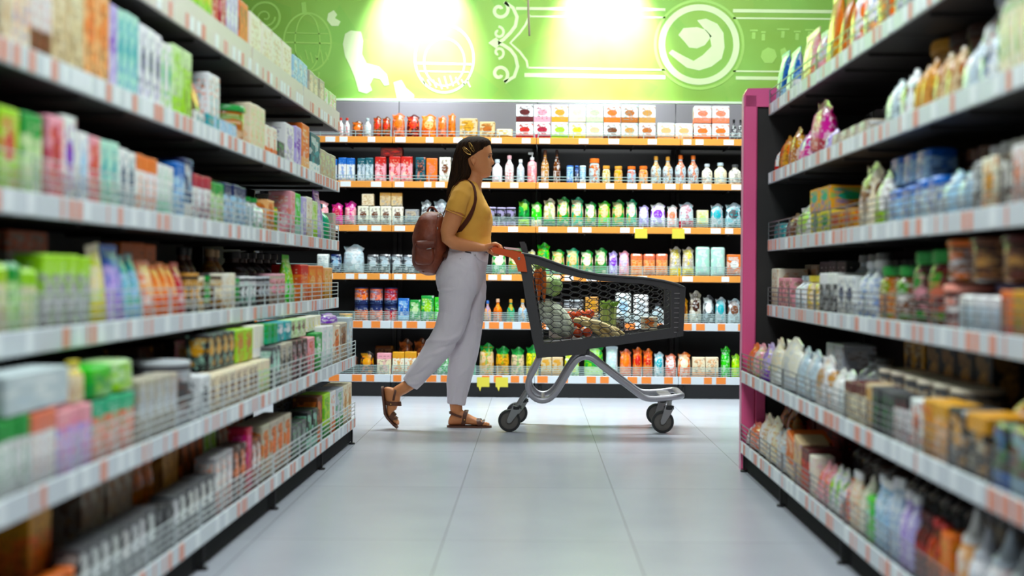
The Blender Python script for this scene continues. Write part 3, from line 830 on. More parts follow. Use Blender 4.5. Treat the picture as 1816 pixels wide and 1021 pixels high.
parse('R', 3, '''
1358 1380 k ivory/cream/tan n 17 2
1381 1402 k pink/brown/cream n 13 2
1404 1422 b white/silver/pale_blue n 14 2
1424 1450 j cream/yellow/gold n 14 2
1452 1480 k dark_grey/white/pale_grey t 15 2
1482 1512 k white/navy/silver e 14 2
1514 1543 b pale_grey/white/blue n 19 2
1385 1450 k greige/tan/brown n 19 5 back=.16
1452 1500 k grey/dark_grey/white t 20 3 back=.16
1502 1545 b silver/grey/white n 22 3 back=.13
1546 1570 j amber/green/cream n 17 1
1571 1602 j brown/green/white n 17 1
1603 1628 j dark_brown/green/pink n 21 1
1629 1660 j maroon/green/salmon n 21 1
1662 1690 w maroon/salmon/white n 12 1
1662 1700 w brown/orange/pale_grey n 14 1 lift=12.6
1702 1750 w dark_brown/brown/tan n 17 1 lift=12.8
1753 1810 w dark_brown/maroon/tan n 17 1 lift=12.8
1700 1812 w amber/lavender/gold n 12 4 back=.13
1694 1770 s silver/white/pale_blue t 9.5 3
1772 1795 k orange/red/cream l 11 1
1796 1850 k gold/tan/green l 11 2
1826 1856 j gold/green/orange n 24 1 back=.16
1566 1600 j black/dark_grey/grey n 20 2 back=.25''')
parse('R', 4, '''
1313 1330 g salmon/orange/grey t 13 1
1331 1343 g pink/white/lime n 14 1
1344 1358 g lavender/purple/yellow l 15 1
1359 1378 g cream/white/silver l 18 1
1379 1404 g ivory/silver/white l 19 1
1405 1436 g silver/white/grey n 17 2
1437 1466 g white/tan/silver e 16 1
1467 1495 g white/silver/grey n 14 2
1465 1496 k pale_grey/white/brown l 19 2 back=.16
1497 1532 k cream/maroon/beige t 12 2
1534 1546 k beige/gold/brown n 13 1
1548 1584 k black/dark_grey/green t 13 3
1586 1610 k white/black/red t 13 2
1612 1634 k white/orange/crimson e 13 1
1636 1656 k gold/orange/brown n 14 1
1657 1680 k peach/gold/white t 14 1
1681 1712 k black/gold/white e 14 1
1714 1750 k black/gold/cream t 14 1
1752 1785 s dark_brown/blue/green l 14 1
1786 1835 s brown/pale_blue/green l 14 1
1836 1890 s dark_brown/pale_blue/green l 14 1
1512 1545 b pale_grey/dark_grey/white n 17 2 back=.16
1548 1700 c dark_grey/cream/tan n 15 6 back=.13
1602 1640 k gold/dark_brown/cream e 24 2 back=.3 d=9
1642 1762 k black/tan/dark_brown e 24 4 back=.3 d=9
1768 1812 t gold/amber/white n 24 1 back=.12''')
parse('R', 5, '''
1306 1324 g white/red/cream e 9 2
1325 1340 g salmon/orange/white e 11 1
1341 1372 g cream/white/gold e 17 2
1373 1390 g pale_grey/white/tan n 16 1
1392 1407 k orange/cream/tan l 15 1 tilt=10
1408 1420 k beige/tan/purple n 16 1 tilt=10
1375 1400 g brown/tan/orange e 21 2 back=.12
1422 1436 k red/maroon/orange t 15 1
1437 1446 k ivory/white/pink n 14 1
1400 1500 k maroon/dark_brown/red n 22 2 back=.2
1447 1466 g pink/salmon/white e 13 2
1467 1486 g white/lime/blue e 14 2
1487 1502 g orange/white/blue e 13 1
1504 1518 b cream/white/orange n 17 2
1519 1531 g ivory/cream/green n 16 1
1532 1546 s bright_green/mint/gold e 13 1
1548 1574 b pale_blue/white/navy n 20 3
1576 1592 b silver/white/blue n 22 2
1593 1616 b lavender/white/purple n 20 2
1617 1640 b dark_brown/maroon/red n 17 2
1641 1668 b brown/red/orange n 17 2
1669 1686 k orange/gold/brown l 16 1
1688 1710 q peach/white/cream n 23 1
1711 1734 q white/pale_grey/silver n 21 1
1736 1766 q white/silver/pink n 22 1
1768 1796 q white/pale_grey/salmon n 20 1
1798 1850 q greige/white/grey n 21 2
1500 1580 b dark_brown/black/grey n 20 4 back=.18
1600 1720 b black/dark_brown/grey n 20 6 back=.18
1722 1790 q greige/grey/grey n 23 4 back=.16''')
parse('B', 0, '''
596 618 b white/red/silver n 14 2
620 641 g brown/orange/dark_brown e 12 1
642 656 b white/silver/grey n 14 1
658 690 g brown/red/orange e 15 2
691 716 g salmon/orange/dark_brown e 17 1
717 742 g maroon/red/orange e 16 1
743 772 g orange/peach/red e 17 1
773 790 g salmon/orange/brown e 16 1
791 806 g orange/salmon/brown n 17 1
812 845 k beige/gold/brown e 14 1
848 876 k beige/amber/brown e 12 1
877 908 s cream/gold/tan l 7 1
912 944 k white/red/black el 12 1
944 975 k white/crimson/black el 12 1
975 1006 k white/lime/grey el 12 1
1006 1037 k white/yellow/grey el 12 1
1037 1068 k white/beige/grey el 12 1
1068 1099 k white/brown/grey el 12 1
1099 1130 k white/tan/teal el 12 1
1130 1161 k white/amber/grey el 12 1
912 944 k white/maroon/black el 12 1 lift=12.2
944 975 k white/pink/black el 12 1 lift=12.2
975 1006 k white/gold/grey el 12 1 lift=12.2
1006 1037 k white/cream/grey el 12 1 lift=12.2
1037 1068 k white/pale_green/grey el 12 1 lift=12.2
1068 1099 k white/orange/grey el 12 1 lift=12.2
1099 1130 k white/amber/teal el 12 1 lift=12.2
1130 1161 k white/tan/grey el 12 1 lift=12.2
1163 1227 k white/peach/grey el 12 2
1228 1292 k white/orange/grey el 12 2
1228 1292 k white/salmon/grey el 12 2 lift=12.2
1294 1318 t dark_grey/black/white n 15 2''')
parse('B', 1, '''
540 596 k pale_grey/blue/white t 16 3
598 627 k white/blue/pale_blue t 17 2
632 660 k silver/dark_teal/white t 17 2
663 683 k pink/red/white t 18 1
688 730 k pink/red/cream t 18 2
672 712 k maroon/brown/red n 6 1 lift=18.4
735 753 k dark_teal/black/salmon e 18 1
754 774 k orange/salmon/grey e 17 1
777 798 k ivory/brown/white e 18 1
800 820 k white/tan/grey e 17 1
870 890 b white/silver/pink n 17 1
893 910 b white/pink/red n 20 1
914 929 b silver/white/grey n 17 1
933 951 u pink/white/salmon n 22 1
957 973 t tan/brown/white n 24 1
979 993 t brown/dark_brown/white n 24 1
1003 1016 c pale_blue/blue/white l 13 1
1018 1025 c navy/blue/white n 13 1
1026 1038 c pale_blue/white/navy l 13 1
1042 1064 j silver/orange/brown n 18 1
1066 1082 j cream/gold/green n 13 1
1087 1104 j peach/gold/green n 13 1
1110 1128 j pale_blue/orange/brown n 13 1
1131 1149 j peach/orange/teal n 13 1
1152 1194 t silver/gold/brown n 20 2
1195 1240 t silver/orange/brown n 21 2
1243 1264 b ivory/pale_grey/brown n 15 1
1265 1290 b cream/silver/grey n 16 1
1291 1316 b ivory/dark_grey/grey n 15 1''')
parse('B', 2, '''
548 582 g pink/salmon/white n 17 1
585 607 g magenta/crimson/pink e 16 1
608 631 g pink/magenta/white t 17 1
633 714 k ivory/brown/white e 14 4
640 662 k cream/beige/tan n 8 1 lift=14.5
672 712 k beige/tan/grey t 9 2 lift=14.5
717 742 k grey/beige/navy l 12 1
744 764 g pale_grey/dark_grey/white e 18 1
766 792 g silver/grey/dark_grey e 18 1
862 914 c black/lavender/grey l 14 3
917 939 g green/lime/black l 19 1
940 961 g bright_green/cream/green l 17 1
962 985 g cream/green/gold l 20 1
986 1010 g green/cream/gold e 21 1
1011 1035 g sea_green/cream/gold e 21 1
1036 1058 g green/ivory/gold e 18 1
1059 1083 g bright_green/beige/gold e 19 1
1084 1108 g green/beige/gold e 20 1
1109 1130 g sea_green/ivory/gold e 19 1
1132 1151 g lavender/white/purple e 16 1
1152 1181 g white/purple/lavender e 17 1
1182 1202 g white/salmon/pink e 16 1
1203 1231 g silver/crimson/white l 18 1
1235 1256 k cream/pale_green/yellow e 13 1
1259 1284 g pale_grey/teal/grey e 17 1
1285 1316 g silver/dark_grey/teal e 18 1''')
parse('B', 3, '''
560 583 s white/silver/grey n 14 1
585 604 s navy/pale_blue/white e 14 1
606 646 g silver/white/grey n 20 1
650 735 s dark_grey/silver/white e 14 4
870 898 g green/cream/white e 17 1
900 934 g green/cream/gold e 18 1
935 950 g cream/yellow/green e 17 1
951 976 g bright_green/green/gold e 22 1
977 1002 g green/beige/gold e 18 1
1003 1028 g sea_green/beige/gold e 19 1
1029 1053 g green/ivory/gold e 18 1
1054 1078 g green/cream/brown e 19 1
1079 1096 g lavender/purple/white e 17 1
1097 1117 g pink/lavender/white e 17 1
1118 1185 s peach/salmon/orange t 16 3
1187 1232 g greige/yellow/white l 21 2
1233 1287 s mint/white/silver n 21 2
1289 1316 k orange/white/grey e 16 1''')
parse('B', 4, '''
600 625 w yellow/gold/cream n 6 1
627 653 c orange/navy/white t 12 1
654 679 c salmon/navy/white t 12 1
680 705 c red/navy/white t 12 1
627 653 c orange/navy/pale_blue l 12 1 lift=12.2
654 679 c salmon/navy/pale_blue l 12 1 lift=12.2
680 705 c red/navy/pale_blue l 12 1 lift=12.2
706 726 k blue/pale_blue/white l 17 1
727 746 k green/pale_green/white e 16 1
747 770 k green/lime/white e 19 1
771 790 k bright_green/green/white n 18 1
858 872 t peach/blue/tan n 16 1
874 892 t orange/peach/brown n 17 1
898 914 t sea_green/gold/brown n 17 1
918 936 t pale_blue/gold/brown n 17 1
940 998 k dark_grey/black/brown e 15 3
1000 1036 c dark_grey/pale_grey/brown n 17 2
1038 1062 k tan/gold/brown e 19 1
1064 1088 c black/grey/white n 14 1
1091 1121 s white/pale_blue/silver e 22 1
1123 1152 s white/pale_grey/silver e 21 1
1156 1180 b silver/dark_grey/grey n 15 1
1182 1204 k peach/orange/cream l 12 1
1206 1222 g gold/brown/dark_brown e 18 1
1223 1246 g greige/dark_brown/white e 22 1
1247 1268 g dark_grey/white/silver e 20 1
1269 1290 g pale_grey/teal/grey e 19 1
1291 1316 g silver/brown/grey e 18 1''')
parse('B', 5, '''
612 636 g dark_brown/brown/black n 14 1
638 664 g black/gold/orange e 16 1
669 695 k cream/pink/brown t 16 1
697 740 k ivory/gold/orange t 17 2
742 760 k cream/peach/gold t 16 1
664 700 s brown/dark_brown/tan n 20 1 back=.16
706 760 g brown/orange/maroon e 24 2 back=.16
775 800 g green/dark_grey/white n 14 1
800 846 g sea_green/green/white n 14 2
850 878 g beige/green/gold t 22 1
879 905 g gold/green/black t 20 1
906 932 g beige/green/dark_grey t 20 1
933 958 g yellow/green/black t 21 1
960 1000 k beige/gold/tan l 14 2
1001 1030 g pale_green/yellow/green e 17 1
1036 1073 g green/pale_green/lime l 22 1
1075 1098 p silver/mint/white n 22 1
1100 1122 g salmon/orange/peach e 19 1
1123 1160 g orange/red/beige e 20 2
1161 1180 g silver/teal/white e 17 1
1181 1202 g salmon/white/red e 17 1
1203 1228 g orange/cream/white e 18 1
1229 1276 k cream/peach/brown l 15 2
1280 1298 g bright_green/green/white n 22 1
1299 1316 g lime/green/yellow n 17 1''')
build_runs()
dupes = {k_: v for k_, v in LABELS.items() if len(v) > 1}
print('DUPLICATE LABELS', len(dupes), list(dupes)[:20])
print('long', [l_ for l_ in LABELS if len(l_.split()) > 16][:10])
# yellow shelf-edge flyers hanging from the back rails
for (x, y, shelf, lab) in ((1137, 411, 2, 'left'), (1203, 409, 2, 'right'), (857, 676, 5, 'left'), (890, 677, 5, 'right')):
    m = M(); a = P(x-11, y, FB.O.y-.001); b = P(x+11, y, FB.O.y-.001); zc = ZB[shelf]
    m.bbox(a.x, b.x, FB.O.y-.0015, FB.O.y+.0006, zc-.055, zc+.012)
    if shelf == 5: m.add([(a.x+.01, FB.O.y-.001, zc-.055), (a.x+.03, FB.O.y-.001, zc-.055), (a.x+.022, FB.O.y-.003, zc-.085), (a.x+.01, FB.O.y-.003, zc-.055), (a.x+.03, FB.O.y-.003, zc-.055), (a.x+.022, FB.O.y-.005, zc-.085)], [(0,1,2),(3,5,4),(0,2,5,3),(1,4,5,2)])
    tag(obj('price_flyer', m, 'tick_yellow', smooth=False), 'small yellow price flyer, %s one of the pair on the back wall %s rail' % (lab, ORD[shelf]), 'flyer', 'yellow flyers on the back rails')
# ------------------------------------------------------------------ shopping trolley
YN, YF = 7.70, 8.20
MAT['tray'] = simple('dark_grey_trolley_plastic', '3a3737', .5, vary=.06, scale=5, bump=.03)
MAT['orange_pl'] = simple('orange_trolley_plastic', 'dd5316', .38, vary=.05, scale=5)
MAT['chrome'] = simple('brushed_aluminium', 'aaa6ab', .4, .65, vary=.05, scale=6)
MAT['zinc'] = simple('zinc_plated_steel', '9c9c9a', .32, .85)
MAT['tyre'] = simple('black_rubber', '201f1f', .6); MAT['hub'] = simple('grey_wheel_plastic', '5a544e', .5)
def Q(px, py, Y=YN): 
    p = P(px, py, YN); return Vector((p.x, Y, p.z))
def resample(pts, n):
    L = [0]
    for a, b in zip(pts, pts[1:]): L.append(L[-1]+math.hypot(b[0]-a[0], b[1]-a[1]))
    out = []
    for k in range(n):
        d = L[-1]*k/n
        for i in range(len(pts)-1):
            if L[i+1] >= d:
                f = (d-L[i])/(L[i+1]-L[i] or 1); out.append((pts[i][0]+(pts[i+1][0]-pts[i][0])*f, pts[i][1]+(pts[i+1][1]-pts[i][1])*f)); break
    return out
O_TOP = [(926,450),(940,452),(955,456),(975,463),(1000,472),(1030,481),(1060,487),(1100,490.5),(1140,493),(1175,498),(1200,504),(1213,510)]
O_RT = [(1213,510),(1212,530),(1210,560),(1208,588),(1201,598)]
O_BOT = [(1201,598),(1150,604),(1080,614),(1041,619),(1038,628),(1000,631),(952,635)]
O_LT = [(952,635),(944,600),(935,550),(927,500),(921,468),(926,450)]
I_TOP = [(940,466),(950,469),(965,474),(980,479),(1000,485.5),(1030,492.5),(1060,497.5),(1095,500.5),(1143,503.5),(1170,508),(1190,515)]
I_RT = [(1190,515),(1190,540),(1190,581)]
I_BOT = [(1190,581),(1140,589),(1099,596),(1040,600),(1000,605),(965,609)]
I_LT = [(965,609),(957,570),(950,530),(944,495),(940,466)]
outer = resample(O_TOP, 24)+resample(O_RT, 8)+resample(O_BOT, 24)+resample(O_LT, 10)
inner = resample(I_TOP, 24)+resample(I_RT, 8)+resample(I_BOT, 24)+resample(I_LT, 10)
def inside(p, poly):
    x, y = p; c = False; j = len(poly)-1
    for i in range(len(poly)):
        xi, yi = poly[i]; xj, yj = poly[j]
        if (yi > y) != (yj > y) and x < (xj-xi)*(y-yi)/(yj-yi)+xi: c = not c
        j = i
    return c
def hexgrid(x0, x1, y0, y1, a, r, shear=0):
    "flat-topped honeycomb; a = column pitch, r = row pitch; returns edges"
    E = {}
    key = lambda p: (round(p[0], 1), round(p[1], 1))
    nc = int((x1-x0)/a)+2; nr = int((y1-y0)/r)+3
    for i in range(nc):
        for j in range(-1, nr):
            cx = x0+i*a; cy = y0+j*r+(r/2 if i % 2 else 0)
            v = [(cx-a*.667, cy), (cx-a*.333, cy-r/2), (cx+a*.333, cy-r/2), (cx+a*.667, cy), (cx+a*.333, cy+r/2), (cx-a*.333, cy+r/2)]
            for k in range(6):
                p, q = key(v[k]), key(v[(k+1) % 6])
                E[tuple(sorted((p, q)))] = 1
    return [((p[0], p[1]+shear*(p[0]-x0)), (q[0], q[1]+shear*(q[0]-x0))) for p, q in E]
def bar(m, a, b, w, d):
    "thin bar from a to b, w across, d deep"
    t = (b-a); L = t.length; t.normalize(); u = d.normalized(); n = t.cross(u).normalized()
    vs = []
    for p in (a-t*w*.4, b+t*w*.4):
        for sx, sy in ((-1,-1),(1,-1),(1,1),(-1,1)): vs.append(p+n*w/2*sx+u*d.length/2*sy)
    m.add(vs, [(0,3,2,1),(4,5,6,7),(0,1,5,4),(1,2,6,5),(2,3,7,6),(3,0,4,7)])
trolley = thing('shopping_trolley', 'dark grey honeycomb shopping trolley with orange handle and curved metal frame', 'shopping trolley', Q(1040, 768, 7.95))
trolley.location.z = 0
for side, Y0, Y1 in (('near', YN, YN+.022), ('far', YF-.022, YF)):
    m = M(); n = len(outer); R = []
    for poly, y in ((outer, Y0), (outer, Y1), (inner, Y1), (inner, Y0)): R.append([Q(u, v, y) for u, v in poly])
    m.rings(R, closed=True)
    # rolled rim along the top edge
    yo = Y0-.006 if side == 'near' else Y1+.006
    m.tube([Q(u, v-.5, yo) for u, v in O_TOP], .0065, 8)
    sf = obj('side_frame', m, 'tray', trolley, ang=50)
    m = M(); yc = (Y0+Y1)/2
    for p, q in hexgrid(936, 1200, 440, 640, 17.2/1.0, 10.6, .06):
        mid = ((p[0]+q[0])/2, (p[1]+q[1])/2)
        if inside(mid, inner) or inside(p, inner) and inside(q, inner): bar(m, Q(p[0], p[1], yc), Q(q[0], q[1], yc), .0042, Vector((0, .010, 0)))
    obj('honeycomb_grille', m, 'tray', sf, smooth=False)
# front panel, back panel and bottom of the basket
m = M()
xf = [Q(1211, 512), Q(1207, 592)]
for y in (YN+.01, YF-.01): bar(m, Vector((xf[0].x, y, xf[0].z)), Vector((xf[1].x, y, xf[1].z)), .03, Vector((.0, .03, 0)))
m.tube([Vector((xf[0].x, y, xf[0].z+.002)) for y in (YN, YN+.1, YN+.25, YF-.1, YF)], .009, 8)
bar(m, Vector((xf[1].x-.01, YN, xf[1].z)), Vector((xf[1].x-.01, YF, xf[1].z)), .03, Vector((.02, 0, 0)))
fp = obj('front_frame', m, 'tray', trolley, ang=50)
m = M()
for p, q in hexgrid(0, 500, 0, 250, 52, 32.4):
    if all(6 < a[0] < 494 and 4 < a[1] < 240 for a in (p, q)):
        f = lambda a: Vector((xf[0].x+(xf[1].x-xf[0].x)*a[1]/245, YN+a[0]/1000, xf[0].z+(xf[1].z-xf[0].z)*a[1]/245))
        bar(m, f(p), f(q), .0045, Vector((.010, 0, 0)))
obj('honeycomb_grille', m, 'tray', fp, smooth=False)
m = M()
for k in range(9):
    z = Q(1190, 520+k*8.6).z
    m.bbox(Q(1196, 500).x, Q(1210, 500).x+.004, YN-.002, YN+.006, z-.0022, z+.0022)
obj('corner_ribs', m, 'zinc', fp, smooth=False)
m = M(); zb = [Q(966, 612), Q(1196, 590)]
for p, q in hexgrid(0, 730, 0, 480, 52, 36):
    if all(4 < a[0] < 726 and 2 < a[1] < 478 for a in (p, q)):
        f = lambda a: Vector((zb[0].x+(zb[1].x-zb[0].x)*a[0]/730, YN+.01+a[1]/1000, zb[0].z+(zb[1].z-zb[0].z)*a[0]/730))
        bar(m, f(p), f(q), .005, Vector((0, 0, .008)))
obj('basket_floor', m, 'tray', trolley, smooth=False)
m = M(); m.prism([(952,600),(960,609),(1040,603),(1040,626),(1000,630),(953,633)], lambda u, v, d: Q(u, v, d), YN+.02, YF-.02); obj('base_beam', m, 'tray', trolley, smooth=False)
m = M(); a0, a1 = Q(946, 486), Q(962, 606)
for p, q in hexgrid(0, 480, 0, 370, 52, 34):
    if all(4 < a[0] < 476 and 2 < a[1] < 368 for a in (p, q)):
        f = lambda a: Vector((a0.x+(a1.x-a0.x)*a[1]/370, YN+.01+a[0]/1000, a0.z+(a1.z-a0.z)*a[1]/370))
        bar(m, f(p), f(q), .0045, Vector((.008, 0, 0)))
obj('rear_gate', m, 'tray', trolley, smooth=False)
m = M(); m.prism([(921,428.5),(930,428),(934,445),(938,458),(929,458),(925,445)], lambda u, v, d: Q(u, v, d), YN+.03, YN+.05)
m.prism([(921,428.5),(930,428),(934,445),(938,458),(929,458),(925,445)], lambda u, v, d: Q(u, v, d), YF-.05, YF-.03)
for py in (429.5, 438, 447): m.prism([(922+(py-429)*.25, py), (928+(py-429)*.25, py), (928.5+(py-429)*.25, py+2.4), (922.5+(py-429)*.25, py+2.4)], lambda u, v, d: Q(u, v, d), YN+.05, YF-.05)
obj('seat_flap', m, 'tray', trolley, smooth=False)
# handle
arm = [(873,439.5),(878,438.3),(890,440),(928,449.5),(931,458),(935,482),(919,481),(916,470),(911,461),(904,456),(892,452),(878,449.5),(873,446)]
for Y0 in (YN-.012, YF-.02):
    m = M(); m.prism(arm, lambda u, v, d: Q(u, v, d), Y0, Y0+.032); ha = obj('handle_arm', m, 'orange_pl', trolley, ang=30)
    m = M(); c = Q(920.5, 458.5, Y0-.002); m.rings([[(c.x+r*math.cos(2*PI*k/16), c.y+y, c.z+r*math.sin(2*PI*k/16)) for k in range(16)] for r, y in ((.008,.004),(.008,0),(.005,-.002),(.0045,0),(.001,0))])
    obj('screw', m, 'zinc', ha)
HB = Q(879.5, 443.5)
m = M(); m.tube([(HB.x, y, HB.z) for y in (YN+.012, 7.9, 8.05, YF-.012)], .0145, 18); obj('handle_bar', m, 'orange_pl', trolley)
m = M(); m.prism([(893,437),(921,440),(921,442),(893,439)], lambda u, v, d: Q(u, v, d), YN+.06, YF-.06)
hp = obj('handle_panel', m, simple('pale_pink_label_panel', 'ecd9dc', .4), trolley, smooth=False); hp['label'] = 'pale panel behind the handle'
m = M(); m.prism([(903,441),(922,443.5),(922,449),(903,446)], lambda u, v, d: Q(u, v, d), YF-.1, YF-.06); obj('coin_lock', m, 'orange_pl', trolley, smooth=False)
# chassis tubes
path = [(957.5,626),(955,640),(948,655),(940,668),(936,680),(937,693),(943,703),(953,710),(964,711.5),(975,708),(984,699.5),(992,688),(1001,672.5),(1011,655),(1020,642),(1029,635),(1040,632.5),(1052,636.5),(1063,646),(1082,661),(1100,674.5),(1120,689.5),(1135,701),(1144,706.5),(1156,708.5),(1185,706.5),(1205,703.5)]
def smoothpath(p, it=2):
    for _ in range(it):
        q = [p[0]]
        for a, b in zip(p, p[1:]): q += [tuple(a[i]*.75+b[i]*.25 for i in range(len(a))), tuple(a[i]*.25+b[i]*.75 for i in range(len(a)))]
        p = q+[p[-1]]
    return p
ch = smoothpath([tuple(Q(u, v, YN+.035)) for u, v in path], 1)
cf = [(x, YF-.035, z) for x, y, z in ch]
ex = ch[-1]
U_ = [(ex[0]+.012, YN+.05, ex[2]), (ex[0]+.018, YN+.09, ex[2]), (ex[0]+.018, YF-.09, ex[2]), (ex[0]+.012, YF-.05, ex[2])]
full = [Vector(v) for v in ch+U_+cf[::-1]]
m = M(); R = []
prev = None
for i, p in enumerate(full):      # flat oval tube: 30 mm tall in the side view, 36 mm across
    t = (full[min(i+1, len(full)-1)]-full[max(i-1, 0)]).normalized()
    u = Vector((0,1,0)) if abs(t.y) < .6 else None
    if u is None: w = Vector((0,0,1)); u = w.cross(t).normalized()
    else:
        u = (u-t*u.dot(t)).normalized(); w = t.cross(u)
        if w.z < 0 and False: w = -w
    ring = []
    for k in range(16):
        a = 2*PI*k/16; c, s_ = math.cos(a), math.sin(a)
        ring.append(p + u*math.copysign(abs(c)**.6, c)*.018 + w*math.copysign(abs(s_)**.8, s_)*.0165)
    R.append(ring)
# keep the rings aligned where the tube turns round the front
for i in range(1, len(R)):
    best = None
    for rev in (0, 1):
        base = R[i][::-1] if rev else R[i]
        for sft in range(16):
            cand = base[sft:]+base[:sft]; d = sum((a-b).length for a, b in zip(cand[::4], R[i-1][::4]))
            if best is None or d < best[0]: best = (d, cand)
    R[i] = best[1]
m.rings(R); obj('tube_frame', m, 'chrome', trolley, ang=60)
for px, py in ((1040, 629), (962, 711)):
    m = M(); c = Q(px, py); m.tube([(c.x, YN+.04, c.z), (c.x, 7.95, c.z), (c.x, YF-.04, c.z)], .011, 12); obj('cross_bar', m, 'chrome', trolley)
m = M(); c = Q(1180, 705); m.bbox(c.x-.02, c.x+.05, YN+.06, YF-.06, c.z-.006, c.z+.004, .003); obj('front_plate', m, 'chrome', trolley)
m = M(); c = Q(1036, 622)
for y in (YN+.035, YF-.035):
    m.bbox(c.x-.02, c.x+.03, y-.02, y+.02, c.z-.022, c.z+.012, .004)
    for k in range(3): m.ell((c.x-.012+k*.014, y-.02, c.z-.012), (.004, .004, .004), 8, 6)
obj('frame_bracket', m, 'tray', trolley)
def caster(cx, z0, Y, attach, top):
    "wheel centre x, its attachment on the frame (world points)"
    r = .061
    ax = Vector((cx, Y, r))
    m = M(); prof = [(.0,-.014),(.018,-.016),(.02,-.012),(.044,-.011),(.047,-.016),(.057,-.0155),(.061,-.01),(.0615,0),(.061,.01),(.057,.0155),(.047,.016),(.044,.011),(.02,.012),(.018,.016),(.0,.014)]
    ty = M(); ty.rings([[(cx+rr*math.cos(2*PI*k/40), Y+y, r+rr*math.sin(2*PI*k/40)) for k in range(40)] for rr, y in prof[4:11]], closed=True)
    hb = M(); hb.rings([[(cx+max(rr, .001)*math.cos(2*PI*k/40), Y+y, r+max(rr, .001)*math.sin(2*PI*k/40)) for k in range(40)] for rr, y in [(.0,-.014),(.018,-.016),(.02,-.012),(.0475,-.011),(.0475,.011),(.02,.012),(.018,.016),(.0,.014)]])
    fk = M(); tp = Vector(attach)
    for s_ in (-1, 1):
        y = Y+s_*.021
        d = (tp-Vector((ax.x, Y, ax.z))); d.y = 0; L = d.length; d.normalize(); nrm = Vector((-d.z, 0, d.x))
        pl = [ax-d*.014+nrm*.004, ax-d*.012-nrm*.006, ax-nrm*.013+d*.0, ax+d*(L*.62)-nrm*.023, ax+d*(L*.9)-nrm*.024, ax+d*(L*.9)+nrm*.024, ax+d*(L*.62)+nrm*.02, ax+nrm*.013]
        fk.add([Vector((p.x, y-.0015, p.z)) for p in pl]+[Vector((p.x, y+.0015, p.z)) for p in pl], [tuple(range(8))[::-1], tuple(range(8, 16))]+[(k, (k+1) % 8, 8+(k+1) % 8, 8+k) for k in range(8)])
    fk.rings([[(cx+.006*math.cos(2*PI*k/12), Y+y, r+.006*math.sin(2*PI*k/12)) for k in range(12)] for y in (-.027, .027)])
    fo = obj('caster', fk, 'zinc', trolley, ang=30)
    obj('tyre', ty, 'tyre', fo); obj('wheel_hub', hb, 'hub', fo)
    q = M(); d = (tp-ax); d.y = 0; d.normalize(); a = ax+d*((tp-ax).length*.84); 
    q.lathe([(.02, -.012), (.0285, -.008), (.0285, .008), (.02, .013)], 18, (a.x, a.y, a.z)); obj('swivel_cap', q, 'black', fo)
    st = M(); st.tube([a, Vector(top)], .014, 12); obj('caster_stem', st, 'zinc', fo)
for Y in (YN+.035, YF-.035):
    dx = .0 if Y < 7.9 else .03
    w = Q(903, 749); caster(w.x+dx, 0, Y, Vector((Q(918, 719).x+dx, Y, Q(918, 719).z)), Vector((Q(934, 694).x+dx*.3, Y, Q(934, 694).z)))
    w = Q(1176, 747); caster(w.x, 0, Y, Vector((Q(1189, 722).x, Y, Q(1189, 719).z)), Vector((Q(1189, 708).x, Y, Q(1189, 708).z)))

# ------------------------------------------------------------------ groceries in the trolley
def organic(o_mesh, amp, sc, seed=0):
    N = [v.normal.copy() for v in o_mesh.vertices]
    o_mesh.vertices.foreach_set('co', [x for v, n in zip(o_mesh.vertices, N) for x in (v.co+n*noise.noise(v.co*sc+Vector((seed, 0, 0)))*amp)]); o_mesh.update()
    return o_mesh
MAT['carrot'] = simple('carrot_skin', 'd96a1c', .5, vary=.25, scale=30, bump=.1); MAT['leaf'] = simple('fresh_leaf', '6da32a', .5, vary=.3, scale=14, h2='b9d85a')
MAT['lettuce'] = simple('lettuce_leaf', '8fbf3a', .45, vary=.2, scale=10, h2='d9eeb0'); MAT['cabbage'] = simple('pale_cabbage_leaf', 'c9d3a4', .5, vary=.12, scale=9, h2='f0f1dc', stretch=(1,1,1))
MAT['tomato'] = simple('tomato_skin', 'd9401f', .2, vary=.2, scale=9, h2='e8693a'); MAT['banana'] = simple('pale_yellow_peel', 'dcb45c', .5, vary=.12, scale=8, h2='efd9a0'); MAT['celery'] = simple('celery_stalk', 'a9b85c', .5, vary=.2, scale=12, h2='ccd88c', stretch=(6,6,1))
zfl = lambda px: Q(px, 611-(px-966)*22/230).z+.006
def leafy(m, base, dirn, n, L, seed, w=.012):
    r = random.Random(seed)
    for k in range(n):
        d = (dirn+Vector((r.uniform(-.5,.5), r.uniform(-.5,.5), r.uniform(-.3,.4)))).normalized(); l_ = L*r.uniform(.6, 1.1)
        pts = [base, base+d*l_*.5+Vector((0,0,.01)), base+d*l_]
        m.cap_tube(pts, [.003, w*r.uniform(.6,1), w*.5], 7, r2=[.003, .004, .002])
cl = [('leftmost', 948, 7.76, (944,519), (953,482)), ('middle', 954, 7.80, (955,522), (958,480)), ('rightmost', 960, 7.77, (965,524), (963,484))]
for i, (wn, x, Y, tip, top) in enumerate(cl):
    a, b = Q(top[0], top[1], Y), Q(tip[0], tip[1]+10, Y)
    t = thing('carrot', '%s of three orange carrots standing in the trolley by its handle end' % wn, 'carrot', b, 'carrots in the trolley')
    m = M(); m.cap_tube([b+(a-b)*f for f in (0, .25, .5, .75, 1)], [.005, .010, .014, .017, .017], 14); obj('root', m, 'carrot', t)
    m = M(); leafy(m, a, Vector((.1, 0, 1)), 8, .05, i+3, .008); obj('leaves', m, 'leaf', t)
